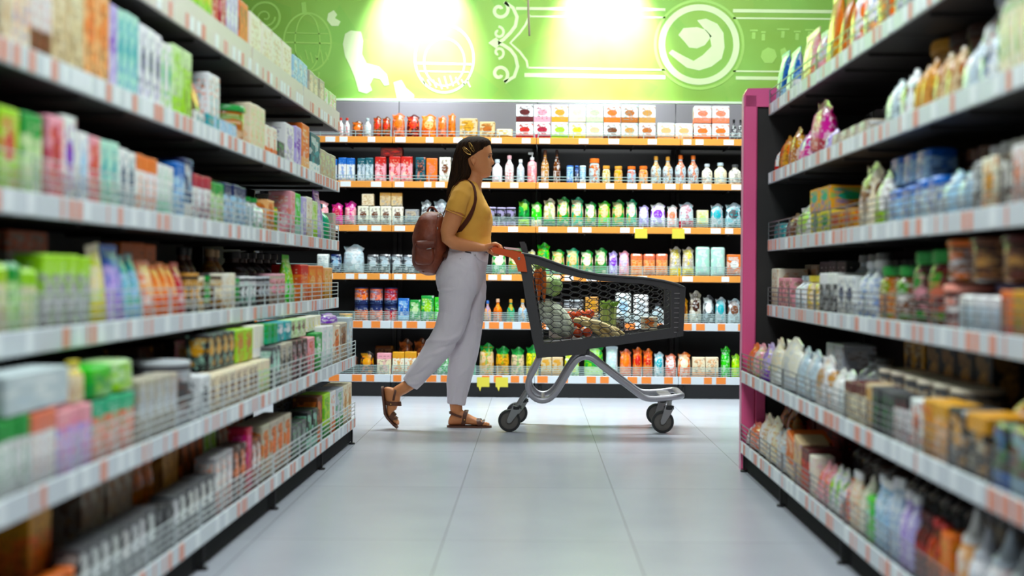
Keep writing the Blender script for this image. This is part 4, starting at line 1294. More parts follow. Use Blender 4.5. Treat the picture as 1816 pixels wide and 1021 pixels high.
def head(name, lab, cat, c, r, R, mt, seed, nl=9):
    t = thing(name, lab, cat, Vector(c)-Vector((0,0,min(r))))
    m = M(); m.ell(c, [q*.86 for q in r], 24, 16, R); me = organic(m.mesh('core', True, 180), .008, 22, seed); obj('heart', me, mt, t)
    rr = random.Random(seed); 
    for k in range(nl):        # overlapping outer leaves
        a0 = 2*PI*k/nl+rr.uniform(-.2, .2); m = M(); G = []
        for i in range(9):
            ph = -PI/2+PI*(.06+.84*i/8); row = []
            for j in range(9):
                th = a0+(j-4)/4*.5*(1.1-.3*abs(i-5)/5); w = 1.0+.04*math.sin(j*2.1+i)+.05*(i/8)**3+(.05 if j in (0, 8) else 0)
                v = Vector((r[0]*math.cos(ph)*math.cos(th), r[1]*math.cos(ph)*math.sin(th), r[2]*math.sin(ph)))*w
                row.append(Vector(c)+R @ v)
            G.append(row)
        th_ = .0025
        vs = [p for row in G for p in row]; vb = [Vector(c)+(p-Vector(c))*.97 for p in vs]; n = 9; fs = []
        for i in range(8):
            for j in range(8):
                q = (i*n+j, i*n+j+1, (i+1)*n+j+1, (i+1)*n+j); fs.append(q); fs.append(tuple(81+x for x in q[::-1]))
        edge = [i*n for i in range(9)]+[8*n+j for j in range(1, 9)]+[i*n+8 for i in range(7, -1, -1)]+[j for j in range(7, 0, -1)]
        for e in range(len(edge)): a_, b_ = edge[e], edge[(e+1) % len(edge)]; fs.append((b_, a_, 81+a_, 81+b_))
        m.add(vs+vb, fs); obj('outer_leaf', m, mt, t, ang=180)
    return t
Rn = Matrix.Rotation(math.radians(-38), 3, 'Y') @ Matrix.Rotation(0, 3, 'X')
c = Q(987, 566, 7.80)
head('chinese_cabbage', 'pale green and white oblong cabbage lying at the handle end of the trolley', 'cabbage', c, (.066, .06, .118), Matrix.Rotation(math.radians(-42), 3, 'Y'), 'cabbage', 2, 8)
c = Q(978, 507, 7.84)
head('lettuce', 'bright green lettuce beside the carrots in the trolley', 'lettuce', c, (.06, .06, .055), Matrix.Rotation(math.radians(20), 3, 'Y'), 'lettuce', 5, 8)
rt = random.Random(9); tn = 0; names = ['front left', 'front middle', 'front right', 'rear left', 'rear middle', 'rear right', 'top left', 'top middle', 'top right']
for L_, (y, zz) in enumerate(((0, 0), (0, .052), (.0, .104))):
    for i in range(3):
        px = 1010+i*17+(4 if L_ else 0); c = Vector((Q(px, 500).x, 7.885+.012*(L_ % 2), zfl(px)+.03+zz))
        t = thing('tomato', 'ripe red tomato in the trolley pile, %s one of its %s row' % (['left', 'middle', 'right'][i], ['bottom', 'middle', 'top'][L_]), 'tomato', c-Vector((0,0,.028)), 'tomatoes in the trolley')
        m = M(); m.ell(c, (.0275, .0275, .0255), 20, 12); obj('fruit', m, 'tomato', t)
        m = M()
        for q in range(5): a = q*2*PI/5; m.cap_tube([c+Vector((0,0,.024)), c+Vector((.012*math.cos(a), .012*math.sin(a), .027))], [.002, .001], 6)
        obj('calyx', m, 'leaf', t)
for i in range(5):
    Y = 7.755+.018*(i % 3); a = Q(1022+i*8, 568-(i % 2)*6+i*3, Y); b = Q(1070+i*9, 597+(i % 2)*1-i*1.0, Y)
    mid = (a+b)/2+Vector((.008, 0, .012))
    m = M(); m.cap_tube([a, a+(mid-a)*.5+Vector((.0,0,.004)), mid, mid+(b-mid)*.5+Vector((0,0,.003)), b], [.014, .0175, .018, .0165, .010], 14)
    tag(obj('banana', m, 'banana'), '%s of five pale yellow bananas leaning in the middle of the trolley' % ['leftmost', 'second from left', 'middle one', 'second from right', 'rightmost'][i], 'banana', 'bananas in the trolley')
t = thing('celery', 'celery bunch with bright green leaves standing in the trolley right of the bananas', 'celery', Q(1078, 598, 7.84))
for k in range(7):
    m = M(); a = Vector((Q(1071+k*3.2, 560).x, 7.82+.018*(k % 3), zfl(1080)+.002)); b = Q(1068+k*4.2, 546-(k % 3)*2, 7.82+.018*(k % 3)); m.cap_tube([a+Vector((0,0,.01)), (a+b)/2, b], [.011, .0105, .007], 9); obj('stalk', m, 'celery', t)
m = M()
for k in range(8): leafy(m, Q(1068+k*3.6, 548, 7.82+.01*(k % 4)), Vector((.0, 0, 1)), 5, .04, 20+k, .011)
obj('leaves', m, 'leaf', t)
# boxed and bottled goods at the front of the basket and under the vegetables
def packed(kind, px, Y, dims, cols, lay, lab, cat, g=None, rz=0):
    a = [lin(COL[c]) for c in cols]
    o = product(kind, Vector((Q(px, 500).x, Y, zfl(px-dims[0]*160)+.012)), rz, dims, a[0], a[1], a[2], lay); tag(o, lab, cat, g)
packed('k', 1160, 8.06, (.09, .06, .07), ('cream','orange','brown'), [1,0,0], 'low cream box lying at the front end of the trolley', 'box')
packed('j', 1104, 7.98, (.06, .06, .09), ('dark_brown','pale_grey','grey'), [0,0,0], 'small dark jar with pale lid in the trolley right of the celery', 'jar')
packed('k', 1000, 8.07, (.16, .07, .17), ('grey','white','dark_grey'), [0,0,1], 'grey and white carton at the far side of the trolley behind the cabbage', 'carton')
# ------------------------------------------------------------------ the woman pushing the trolley
YC = 7.88
MAT['skin'] = simple('skin', 'ca7c49', .55, vary=.05, scale=7, h2='d58b57')
MAT['skin'].node_tree.nodes['Principled BSDF'].inputs['Subsurface Weight'].default_value = .06
MAT['shirt'] = simple('mustard_cotton', 'dc9d3a', .85, vary=.06, scale=6, bump=.12, bscale=260)
MAT['pants'] = simple('off_white_denim', 'd6cbd0', .85, vary=.05, scale=5, bump=.16, bscale=220)
MAT['hair'] = simple('dark_brown_hair', '1a0f0a', .75, spec=.12, vary=.2, scale=4, h2='38220f', stretch=(40, 40, 2.2), bump=.5, bscale=10)
MAT['leather'] = simple('brown_leather', '702d14', .55, vary=.22, scale=9, h2='8a3d1a', bump=.18, bscale=70)
MAT['strap_leather'] = simple('dark_strap_leather', '4e2413', .8, spec=.2, vary=.12, scale=20); MAT['sandal'] = simple('dark_brown_sandal_leather', '5a2f1a', .55, vary=.12, scale=20, bump=.1)
MAT['lip'] = simple('lip_skin', 'a8594a', .4); MAT['brow'] = simple('brow_hair', '35221a', .8); MAT['eyew'] = simple('eye_white', 'b8aea8', .35); MAT['iris'] = simple('dark_iris', '2a1c14', .15)
MAT['gold'] = simple('gold_clip_metal', 'c79a55', .25, .9); MAT['nail'] = simple('finger_nail', 'd8a08c', .3); MAT['seam'] = simple('dark_thread', '3a2f33', .8)
person = thing('person', 'woman walking right in mustard t-shirt, white trousers and brown sandals, pushing the trolley', 'person', (P(815, 700, YC).x, YC, 0))
def remesh(m, name, mat, parent, vox=.005, it=4, disp=None, ang=180):
    o = bpy.data.objects.new('tmp', m.mesh('tmp', True, 180)); C.objects.link(o)
    r = o.modifiers.new('r', 'REMESH'); r.mode = 'VOXEL'; r.voxel_size = vox; r.use_smooth_shade = True
    s_ = o.modifiers.new('s', 'SMOOTH'); s_.iterations = it; s_.factor = .5
    dg = bpy.context.evaluated_depsgraph_get(); me = bpy.data.meshes.new_from_object(o.evaluated_get(dg)); me.name = name
    C.objects.unlink(o)
    if disp:
        N = [v.normal.copy() for v in me.vertices]; me.vertices.foreach_set('co', [x for v, n in zip(me.vertices, N) for x in (v.co+n*disp(v.co))]); me.update()
    me.shade_smooth()
    return obj(name, me, mat, parent)
def rows_at(T, y):
    T = sorted(T)
    if y <= T[0][0]: return T[0][1:]
    for a, b in zip(T, T[1:]):
        if y <= b[0]:
            f = (y-a[0])/(b[0]-a[0]); f2 = f
            return tuple(a[i]+(b[i]-a[i])*f2 for i in range(1, len(a)))
    return T[-1][1:]
def hull(m, T, shrink=0., p=2.3, n=40, step=3.5, Y=YC, y0=None, y1=None, mod=None):
    "stack of horizontal rings: rows are (pixel row, back column, front column, half width)"
    T = sorted(T); R = []; y0 = T[0][0] if y0 is None else y0; y1 = T[-1][0] if y1 is None else y1
    k = max(2, int((y1-y0)/step))
    for i in range(k+1):
        y = y0+(y1-y0)*i/k; xb, xf, hw = rows_at(T, y)
        c = P((xb+xf)/2, y, Y); a = (xf-xb)/2*Y/F_PX-shrink; b = hw-shrink
        ring = []
        for q in range(n):
            t = 2*PI*q/n; cs, sn = math.cos(t), math.sin(t)
            X = a*math.copysign(abs(cs)**(2/p), cs); L = b*math.copysign(abs(sn)**(2/p), sn)
            if mod: X, L = mod(y, X, L, a, b, t)
            ring.append(c+Vector((X, L, 0)))
        R.append(ring)
    m.rings(R)
TORSO = [(321,820,842,.05),(324,812,846,.085),(328,806,849,.125),(334,801,851,.155),(342,798,855,.165),(350,796,859,.166),(362,795,865,.164),(374,795,870,.160),(385,795,873,.156),(396,796,873,.150),(408,798,871,.143),(420,800,870,.140),(430,801,871.5,.144),(438,800,873.5,.150)]
HIPS = [(436,798,868,.140),(446,795,867,.146),(455,789,866,.155),(466,782,865,.165),(478,776,862,.170),(490,773,859,.168),(500,774,855,.160),(510,777,851,.145),(522,783,845,.12)]
def torsoY(px, py, off=.005):
    xb, xf, hw = rows_at(TORSO if py < 438 else HIPS, py); u = abs((px-(xb+xf)/2)/((xf-xb)/2)); u = min(u, .98)
    return YC-hw*(1-u**2.3)**(1/2.3)-off
def pth(pts, Y): 
    "pixel path -> world; each point (x, y) or (x, y, Y)"
    return [P(q[0], q[1], q[2] if len(q) > 2 else Y) for q in pts]
YARM = YC-.178
def mirY(v): return Vector((v.x, 2*YC-v.y, v.z))
ARM = [(816,346,YARM+.02),(811,362,YARM+.004),(806,378,YARM),(800,396,YARM),(795,411,YARM),(795,422,YARM+.002),(805,430.5,YARM+.01),(822,434.5,YARM+.025),(840,437,YARM+.04),(854,439,YARM+.05),(862,439.5,YARM+.055)]
ARMR = [.046,.049,.050,.049,.044,.040,.037,.034,.028,.0215,.020]
ARML = [.044,.046,.046,.045,.041,.038,.036,.033,.028,.025,.026]
# ---- head as a dense grid: base egg plus nose, lips, brow and chin
HEAD = [(246,838,852,.02),(247.5,831,858,.040),(250,825,863,.056),(254,820,867.5,.067),(259,817,870.3,.073),(265,815,871.6,.076),(271,814.5,872.3,.077),(275,815,872.0,.077),(279,816,871.2,.076),(284,818,870.6,.074),(289,820.5,870.2,.071),(294,823,870.2,.067),(299,826,870.0,.062),(304,830,869.7,.055),(308,834,869.6,.047),(311.5,838,868.5,.038),(314,843,865.5,.026),(315.5,849,860,.012)]
def bump(y, T):
    if y <= T[0][0] or y >= T[-1][0]: return 0
    for a, b in zip(T, T[1:]):
        if y <= b[0]: f = (y-a[0])/(b[0]-a[0]); f = f*f*(3-2*f) if False else f; return a[1]+(b[1]-a[1])*f
NOSE = [(274,0),(277,.6),(280,2.0),(283.5,4.4),(286.5,6.6),(288.5,7.1),(290.5,6.2),(292.6,3.2),(294.5,.8),(295.6,0)]
LIPS = [(294.8,0),(296.6,1.9),(298.2,2.9),(299.6,1.7),(300.4,1.4),(301.8,2.6),(303.6,1.7),(305.4,.1),(306,0)]
CHIN = [(304.5,0),(307.5,.9),(310,1.5),(312.5,1.0),(315,0)]
PX = YC/F_PX
def facemod(y, X, L, a, b, t):
    if math.cos(t) > 0:
        w = .0062+.0055*max(0, min(1, (y-277)/11))
        X += bump(y, NOSE)*PX*math.exp(-(L/w)**2)
        X += bump(y, LIPS)*PX*math.exp(-(L/.019)**2)
        X += bump(y, CHIN)*PX*math.exp(-(L/.02)**2)
        X -= .0072*math.exp(-((abs(L)-.031)/.013)**2-((y-278.6)/3.6)**2)      # eye sockets
        X += .0022*math.exp(-((abs(L)-.026)/.018)**2-((y-273)/2.4)**2)        # brow
        X += .002*math.exp(-((abs(L)-.036)/.014)**2-((y-288)/5)**2)           # cheek
        X -= .002*math.exp(-((abs(L)-.008)/.003)**2-((y-291.8)/1.)**2)
    return X, L
body = M()
hull(body, HEAD, p=2.15, n=96, step=.9, mod=facemod)
body.cap_tube(pth([(836,336),(838,328),(841,316),(843,304)], YC), [.060,.050,.046,.050], 20, r2=[.075,.056,.050,.050], up=(0,1,0))
hull(body, [(y, xb, xf, hw) for y, xb, xf, hw in TORSO], shrink=.010); hull(body, HIPS, shrink=.012)
def arm(f):
    A = [f(v) for v in pth(ARM, 0)]
    body.cap_tube(A, ARMR, 18, r2=ARML, up=(0,1,0))
arm(lambda v: v); arm(mirY)
def hand(f):
    W = lambda px, py, dy: f(P(px, py, YARM+.055)+Vector((0, dy, 0)))
    # palm arching over the handle
    body.cap_tube([W(860,439.3,0), W(866,436,0), W(871.5,434.3,0), W(876,434.6,0)], [.017,.015,.0135,.011], 14, r2=[.026,.032,.036,.034], up=(0,1,0))
    for k, (dy, s_) in enumerate(((.031,.94),(.0105,1.02),(-.0105,1.),(-.0305,.86))):
        r = .0088*(.96 if k == 3 else 1)
        q = [(873.5,432.6),(879,431.5+(k == 3)),(884.6,434.3),(887.2,439.5),(886.2,445.8)]
        c0 = q[0]; q = [(c0[0]+(x-c0[0])*(.75+.25*s_), c0[1]+(y-c0[1])*(.8+.2*s_)) for x, y in q]
        pts = [W(x, y, dy*(1-.04*i)) for i, (x, y) in enumerate(q)]
        body.cap_tube(pts, [r*1.1, r*1.1, r, r*.95, r*.82], 10)
    body.cap_tube([W(863,441,.020), W(868,445.5,.030), W(874,450,.028), W(880.5,450.6,.018)], [.013,.012,.0105,.009], 10)
hand(lambda v: v); hand(mirY)
# ears
for s_ in (-1, 1):
    f = (lambda v: v) if s_ < 0 else mirY
    e = [f(P(x, y, YC-.078-d)) for x, y, d in ((841.5,289.5,0),(843.0,283,.001),(841,277.5,.005),(837.5,276.6,.010),(835,279.5,.014),(835.3,284,.013),(837.5,288.2,.008),(840,292,.003))]
    body.cap_tube(e, [.0030,.0036,.0040,.0042,.0044,.0042,.0042,.0048], 8)
    body.ell(f(P(839, 284.5, YC-.077)), (.0105, .007, .018), 14, 10, Matrix.Rotation(math.radians(-12), 3, 'Y'))
# legs under the trousers
YNL, YFL = YC-.072, YC+.062
NLEG = [(822,478,YC-.085),(814,505,YC-.083),(809,530,YNL-.005),(805,556,YNL),(794,588,YNL),(777,619,YNL),(757,645,YNL),(737,668,YNL),(727,681,YNL)]
NR = [.098,.106,.098,.086,.078,.073,.066,.055,.048]; NLR = [.086,.088,.084,.078,.074,.070,.062,.054,.048]
FLEG = [(834,478,YC+.08),(834,508,YC+.08),(832,540,YFL+.004),(830,575,YFL),(826,607,YFL),(819,645,YFL),(813,680,YFL),(809.5,706,YFL),(808.5,717,YFL)]
FR_ = [.086,.092,.088,.086,.084,.078,.067,.055,.052]; FLR = [.084,.086,.082,.078,.075,.068,.060,.054,.051]
body.cap_tube(pth(NLEG[:6], 0), [r*.84 for r in NR[:6]], 18, r2=[r*.84 for r in NLR[:6]], up=(0,1,0))
body.cap_tube(pth(NLEG[5:]+[(716,688,YNL-.002),(705,694,YNL-.003)], 0), [.055,.046,.036,.034,.033,.031], 16)
body.cap_tube(pth(FLEG, 0)+pth([(809.5,728,YFL),(811,740,YFL)], 0), [.07,.077,.07,.062,.058,.054,.046,.037,.036,.034,.033], 16)
# feet, in a foot frame: x heel to toe, y outwards, z up
def foot(T, side):
    rows = [(.003,.014,.034,.014),(.010,.010,.056,.024),(.024,.009,.074,.029),(.045,.009,.088,.031),(.068,.010,.094,.031),(.088,.012,.090,.033),(.110,.013,.076,.036),(.134,.012,.062,.040),(.158,.010,.050,.043),(.180,.009,.040,.045),(.197,.009,.031,.042),(.208,.010,.026,.036)]
    R = []
    for x, zb, zt, hw in rows:
        R.append([T(Vector((x, hw*math.copysign(abs(math.cos(2*PI*k/20))**.8, math.cos(2*PI*k/20)), (zb+zt)/2+(zt-zb)/2*math.copysign(abs(math.sin(2*PI*k/20))**.8, math.sin(2*PI*k/20))))) for k in range(20)])
    body.rings(R)
    for k in range(5):
        y = side*(.028-.0145*k); L = (.236,.238,.233,.226,.216)[k]; r = (.0115,.0088,.0084,.008,.0078)[k]
        body.cap_tube([T(Vector((.192, y*1.0, .019))), T(Vector((L-.020, y*1.04, .0205))), T(Vector((L-r, y*1.04, .0165)))], [r*1.05, r, r*.9], 10)
def Tfar(v):
    o = P(794.5, 700, YFL); return Vector((o.x+v.x, YFL+v.y, v.z+.0025))
ang = math.radians(83); bendx = .150; ba = math.radians(36)
heel = P(677.5, 686, YNL)
def Tnear(v):
    x, y, z = v
    if x > bendx:
        dx, dz = x-bendx, z-.012; x = bendx+dx*math.cos(ba)-dz*math.sin(ba); z = .012+dx*math.sin(ba)+dz*math.cos(ba)
    ca, sa = math.cos(ang), math.sin(ang)
    return Vector((heel.x+x*ca+z*sa, YNL+y, heel.z-x*sa+z*ca))
foot(Tfar, -1); foot(Tnear, 1)
low = min(Tnear(Vector((x/1000, 0, -.004))).z for x in range(150, 250, 4))
print('near toe lowest', low)
remesh(body, 'body', 'skin', person, .0042, 3)
# ---- trousers
def folds(amp, sc, s2=0):
    return lambda c: noise.noise(Vector((c.x*sc, c.y*sc*.7, c.z*sc*.55+s2)))*amp + noise.noise(Vector((c.x*sc*2.6, c.y*sc*1.6, c.z*sc*2.2+5)))*amp*.45
tr = M()
hull(tr, HIPS, p=2.4)
tr.tube(pth(NLEG, 0), NR, 24, up=(0,1,0), r2=NLR); tr.tube(pth(FLEG, 0), FR_, 24, up=(0,1,0), r2=FLR)
kn = P(785, 612, YNL); kf = P(820, 625, YFL)
creases = []      # (centre, direction in the side view, half length, half width, depth)
for x, y, ang_, L_, w_, d_ in ((778,603,-18,.10,.011,.007),(792,614,-28,.11,.010,-.006),(768,628,-35,.09,.010,.005),(806,600,-50,.10,.012,.005),(800,640,-48,.08,.010,-.004),
    (786,514,-14,.05,.008,.006),(852,478,62,.08,.010,-.005),(846,500,66,.12,.012,.005),(838,540,72,.14,.012,-.004),(790,560,80,.10,.016,.003),(752,650,-55,.08,.010,.005),(738,664,-40,.05,.009,-.005),(730,680,-20,.04,.008,.005),
    (842,600,80,.10,.014,.004),(836,640,70,.07,.012,-.004),(822,660,-60,.06,.010,.004),(806,690,84,.06,.009,-.005),(817,700,80,.05,.008,.005),(801,704,86,.04,.007,.004),(826,575,-70,.09,.012,.004),(820,470,10,.06,.012,.002)):
    creases.append((P(x, y, YC-.1), Vector((math.cos(math.radians(ang_)), 0, -math.sin(math.radians(ang_))))*1, L_, w_, d_))
def pf(c):
    d = folds(.005, 9)(c)
    for q, dr, L_, w_, d_ in creases:
        v = c-q; a = v.x*dr.x+v.z*dr.z; b = -v.x*dr.z+v.z*dr.x+.012*math.sin(a*26)
        if abs(a) < L_*2 and abs(b) < w_*3: d += d_*1.15*math.exp(-(a/L_)**2-(b/w_)**2)
    return d
remesh(tr, 'trousers', 'pants', person, .005, 3, pf)
m = M(); T2 = [(y, a-.6, b+.6, w+.003) for y, a, b, w in HIPS]
R = []
for y in (437, 439, 444, 446.2):
    xb, xf, hw = rows_at(T2, y); c = P((xb+xf)/2, y, YC); a = (xf-xb)/2*PX
    R.append([c+Vector((a*math.copysign(abs(math.cos(t))**(2/2.4), math.cos(t)), hw*math.copysign(abs(math.sin(t))**(2/2.4), math.sin(t)), 0)) for t in [2*PI*k/44 for k in range(44)]])
R2 = [[p+(Vector((P(832,440,YC).x, YC, p.z))-p).normalized()*.003 for p in r] for r in R]
m.rings(R+R2[::-1], closed=True); wb = obj('waistband', m, 'pants', person, ang=60)
m = M(); 
for px, py in ((816.5,459),(842.5,452)):
    m.ell(P(px, py, torsoY(px, py, .002)), (.0032, .002, .0032), 10, 6)
obj('rivet', m, 'seam', person)
m = M(); a, b = P(825.5,446.5,torsoY(826,446,.005)), P(835,448.2,torsoY(835,448,.005)); m.cap_tube([a, (a+b)/2, b], .0028, 8); obj('pocket_edge', m, 'seam', person)
m = M(); m.tube([P(x, y, torsoY(x, y, .0035)) for x, y in ((840,449),(848,458),(855,463),(861,463.5))], .0016, 6); obj('pocket_seam', m, 'pants', person)
m = M(); m.cap_tube([P(858,444,torsoY(858,444,.004)), P(863,447,torsoY(863,447,.006)), P(866,448.5,YC-.03)], .006, 8, r2=.003, up=(0,1,0)); o = obj('belt_tip', m, simple('wine_leather', '4a1420', .5), person)
# ---- shirt
sh = M(); hull(sh, TORSO, p=2.3)
for f in ((lambda v: v), mirY):
    S = [f(v) for v in pth([(823,335,YARM+.045),(817,347,YARM+.018),(812,361,YARM+.004),(807.5,377.5,YARM)], 0)]
    sh.tube(S, [.044,.055,.057,.0565], 24, up=(0,1,0), r2=[.045,.052,.053,.053]); sh.ell(S[0], (.046,.046,.042), 18, 12)
bust = [P(856.5, 379, YC-.068), P(856.5, 379, YC+.068)]
for b_ in bust: sh.ell(b_, (.046, .060, .062), 20, 14)
remesh(sh, 't_shirt', 'shirt', person, .005, 4, folds(.005, 12, 3))
m = M(); hm = [P(807.2,378.5,YARM)+Vector((math.cos(t)*.0575*.93, math.sin(t)*.0545, math.cos(t)*.0575*-.36)) for t in [2*PI*k/40 for k in range(40)]]
m.tube(hm, .0022, 6, closed=True); obj('sleeve_hem', m, 'shirt', person)
m = M(); R = []
col = [P(831+13.2*math.cos(t), 323.5+ 5.2*math.cos(t), YC)+Vector((0, math.sin(t)*.072, 0)) for t in [2*PI*k/40 for k in range(40)]]
m.tube(col, .0042, 8, closed=True); obj('neck_band', m, 'shirt', person)
# ---- hair
HAIR = [(241.8,837,851,.014),(243,830,858,.034),(246,822,866,.055),(250,817,870,.071),(254,813,870.5,.080),(258,811,868.5,.0845),(263,809,865,.0870),(268,807.3,861.5,.088),(272,806,857.5,.088),(276,805,851,.0875),(279.5,804.5,842,.0865),(283,803.8,834.8,.0845),(290,802.6,835.5,.081),(298,801.2,838,.078),(307,799.5,838,.076),(315,797.8,835,.078),(322,796.3,827,.082),(329,795,818.5,.084),(336,794,811,.084),(343,793,805,.080),(350,792.6,800,.066),(354,792.5,797,.05)]
def hm_(y, X, L, a, b, t):
    g = 1+(.016*math.sin(t*23+math.sin(y*.05)*2)+.010*math.sin(t*41+y*.03))*(1 if y > 250 else .4)
    return X*g, L*g
m = M(); hull(m, HAIR, p=2.7, n=150, step=1.6, mod=hm_)
hair = obj('hair', m, 'hair', person, ang=180)
r = random.Random(4)
for k in range(26):          # loose locks over the surface and at the tips
    m = M(); t = r.uniform(.35, 1.65)*PI if k % 2 else r.uniform(.5, 1.0)*PI; pts = []
    e = r.uniform(335, 357)
    for i in range(10):
        y = 262+(e-262)*i/9+r.uniform(-1, 1); xb, xf, hw = rows_at(HAIR, min(y, 350)); c = P((xb+xf)/2, y, YC); a = (xf-xb)/2*PX
        pts.append(c+Vector((a*math.copysign(abs(math.cos(t))**.74, math.cos(t)), hw*math.copysign(abs(math.sin(t))**.74, math.sin(t)), 0))*1.0)
    m.cap_tube(pts, [.002,.004,.005,.0055,.006,.006,.0055,.005,.004,.0015], 7); obj('lock', m, 'hair', hair, ang=180)
for k, pts in enumerate([[(820.5,262),(823,267.5),(829,272.8),(835,274.2),(834.5,270.2),(829,265),(823,260.5),(820.5,262)], [(831.5,253.5),(832.5,259),(836,265.5),(840,269.6),(841.3,266.8),(838,259.5),(833.5,253),(831.5,253.5)]]):
    m = M(); Yh = [YC-rows_at(HAIR, y)[2]*1.03-.002 for x, y in pts]
    m.tube([P(x, y, Yh[i]) for i, (x, y) in enumerate(pts)][:-1], .0024, 8, closed=True)
    m.cap_tube([P(pts[2][0]+1, pts[2][1]-2, Yh[2]-.002), P(pts[0][0]+3, pts[0][1]+1.5, Yh[0]-.002)], .0014, 6)
    o = obj('hair_clip', m, 'gold', hair)
# ---- face details
for s_ in (-1, 1):
    f = (lambda v: v) if s_ < 0 else mirY
    m = M(); ec = f(P(864.2, 278.9, YC-.031)); m.ell(ec, (.0116,.0116,.0116), 18, 12); e = obj('eye', m, 'eyew', person)
    m = M(); m.ell(ec+Vector((.0085, s_*.0012, -.0002)), (.0040,.0052,.0052), 14, 10); obj('iris', m, 'iris', e)
    m = M(); m.cap_tube([f(P(x, y, YC-d)) for x, y, d in ((869.6,277.4,.0205),(869.3,276.6,.027),(867.8,276.8,.0345),(865.4,278.3,.041))], [.0014,.002,.002,.0013], 7); obj('upper_lashes', m, 'brow', person)
    m = M(); m.cap_tube([f(P(x, y, YC-d)) for x, y, d in ((872.8,273.8,.011),(872.4,272.5,.021),(870.3,271.8,.032),(866.5,273.4,.044))], [.0018,.0027,.0024,.0012], 8, r2=[.0012,.0016,.0014,.001], up=(0,0,1)); obj('eyebrow', m, 'brow', person)
m = M()
for y, x, rr in ((298.3,871.6,.0036),(301.9,871.2,.0042)):
    m.cap_tube([P(x-3.2, y+.6, YC-.019), P(x-.9, y, YC-.011), P(x+.35, y-.1, YC), P(x-.9, y, YC+.011), P(x-3.2, y+.6, YC+.019)], [rr*.4, rr*.85, rr, rr*.85, rr*.4], 10)
obj('lips', m, 'lip', person)
# ---- sandals
def sandal(T, lab):
    s0 = M(); R = []
    for x, hw in ((-.004,.012),(.0,.022),(.01,.030),(.04,.034),(.08,.033),(.12,.038),(.145,.043),(.165,.048),(.19,.050),(.215,.045),(.235,.032),(.245,.016)):
        R.append([T(Vector((x, y*hw, z))) for y, z in ((-1,-.003),(-.96,.0075),(-.5,.009),(0,.009),(.5,.009),(.96,.0075),(1,-.003),(0,-.0045))])
    s0.rings(R); so = obj('sandal', s0, 'sandal', person, ang=50); so['label'] = lab
    def band(pts, w, th=.0022, nm='strap'):
        m = M(); pts = [Vector(p) for p in pts]; R = []
        N = len(pts)
        for i in range(N):
            t = (pts[(i+1) % N]-pts[i-1]).normalized(); out = (pts[i]-sum(pts, Vector())/N); wd_ = Vector((1,0,0)) if nm == 'strap' else Vector((0,0,1))
            wd_ = (wd_-t*wd_.dot(t)).normalized(); o_ = t.cross(wd_).normalized()
            R.append([T(pts[i]+wd_*w*a+o_*th*b) for a, b in ((-1,-1),(1,-1),(1,1),(-1,1))])
        m.rings(R, closed=True); return obj(nm, m, 'sandal', so, ang=50)
    def loop(x, hw, zt, zb, sl, n=28): return [(x+sl*math.sin(a)*.5, hw*math.copysign(abs(math.cos(a))**.75, math.cos(a)), (zt+zb)/2+(zt-zb)/2*math.copysign(abs(math.sin(a))**.75, math.sin(a))) for a in [2*PI*k/n for k in range(n)]]
    band(loop(.178,.0485,.0455,.004,-.012), .012); band(loop(.192,.047,.038,.004,.02), .006)
    band(loop(.094,.037,.0925,.004,.02), .011)
    band([(.052+.043*math.cos(a), .0375*math.sin(a), .066-.016*math.cos(a)*.9) for a in [2*PI*k/30 for k in range(30)]], .0062, .0022, 'ankle_strap')
    for y in (-1, 1):
        m = M(); c = T(Vector((.096, y*.040, .042))); m.ell(c, (.0045,.0035,.0045), 10, 8); obj('buckle', m, 'gold', so)
sandal(Tfar, 'brown sandal flat on the floor'); sandal(Tnear, 'brown sandal with its heel raised')

# ------------------------------------------------------------------ the rucksack on her back
pack = thing('backpack', 'small brown leather backpack hanging on the back of the woman', 'backpack', P(763, 470, YC))
BAG = [(377,760,776,.03),(379.5,753,781,.065),(384,746,786,.092),(391,740,790,.112),(400,736.5,792,.124),(414,734.5,794,.132),(430,733,795,.137),(446,732,795,.139),(460,732.5,792,.137),(471,735,786,.130),(479,740,780,.115),(485,748,775,.09),(488,756,770,.055)]
def bm_(y, X, L, a, b, t): return X, L
m = M(); hull(m, BAG, p=2.8, n=48, step=3, mod=bm_, Y=YC)
def lf(c): return noise.noise(Vector((c.x*14, c.y*9, c.z*11)))*.012+noise.noise(Vector((c.x*30, c.y*20, c.z*26)))*.003
bodym = remesh(m, 'bag_body', 'leather', pack, .006, 3, lf)
def bagY(px, py, off=.004):
    xb, xf, hw = rows_at(BAG, py); u = min(.97, abs((px-(xb+xf)/2)/((xf-xb)/2))); return YC-hw*(1-u**2.8)**(1/2.8)-off
m = M(); c = P(753, 449, YC-.118); m.rings([[c+Vector((math.copysign(abs(math.cos(a))**.7, math.cos(a))*.056*s_, d, math.copysign(abs(math.sin(a))**.7, math.sin(a))*.066*s_)) for a in [2*PI*k/32 for k in range(32)]] for s_, d in ((.98,.06),(1,.01),(.99,-.012),(.92,-.026),(.75,-.034),(.3,-.038))])
pk = remesh(m, 'side_pocket', 'leather', pack, .005, 3, lf)
m = M(); R = []
for i in range(9):
    f = i/8; yy = 427+13*f
    row = []
    R.append([P(738+34*k/10, yy+2.5*math.sin(PI*k/10)*f-1.5*(k/10), YC-.150-.014*math.sin(PI*min(1, f*1.1))-.006*math.sin(PI*k/10)) for k in range(11)])
th = Vector((0, .006, 0)); top = [p for r_ in R for p in r_]; bot = [p+th for p in top]; fs = []
for i in range(8):
    for j in range(10):
        a = i*11+j; fs += [(a, a+1, a+12, a+11), (99+a+11, 99+a+12, 99+a+1, 99+a)]
edge = list(range(11))+[i*11+10 for i in range(1, 9)]+[88+j for j in range(9, -1, -1)]+[i*11 for i in range(7, 0, -1)]
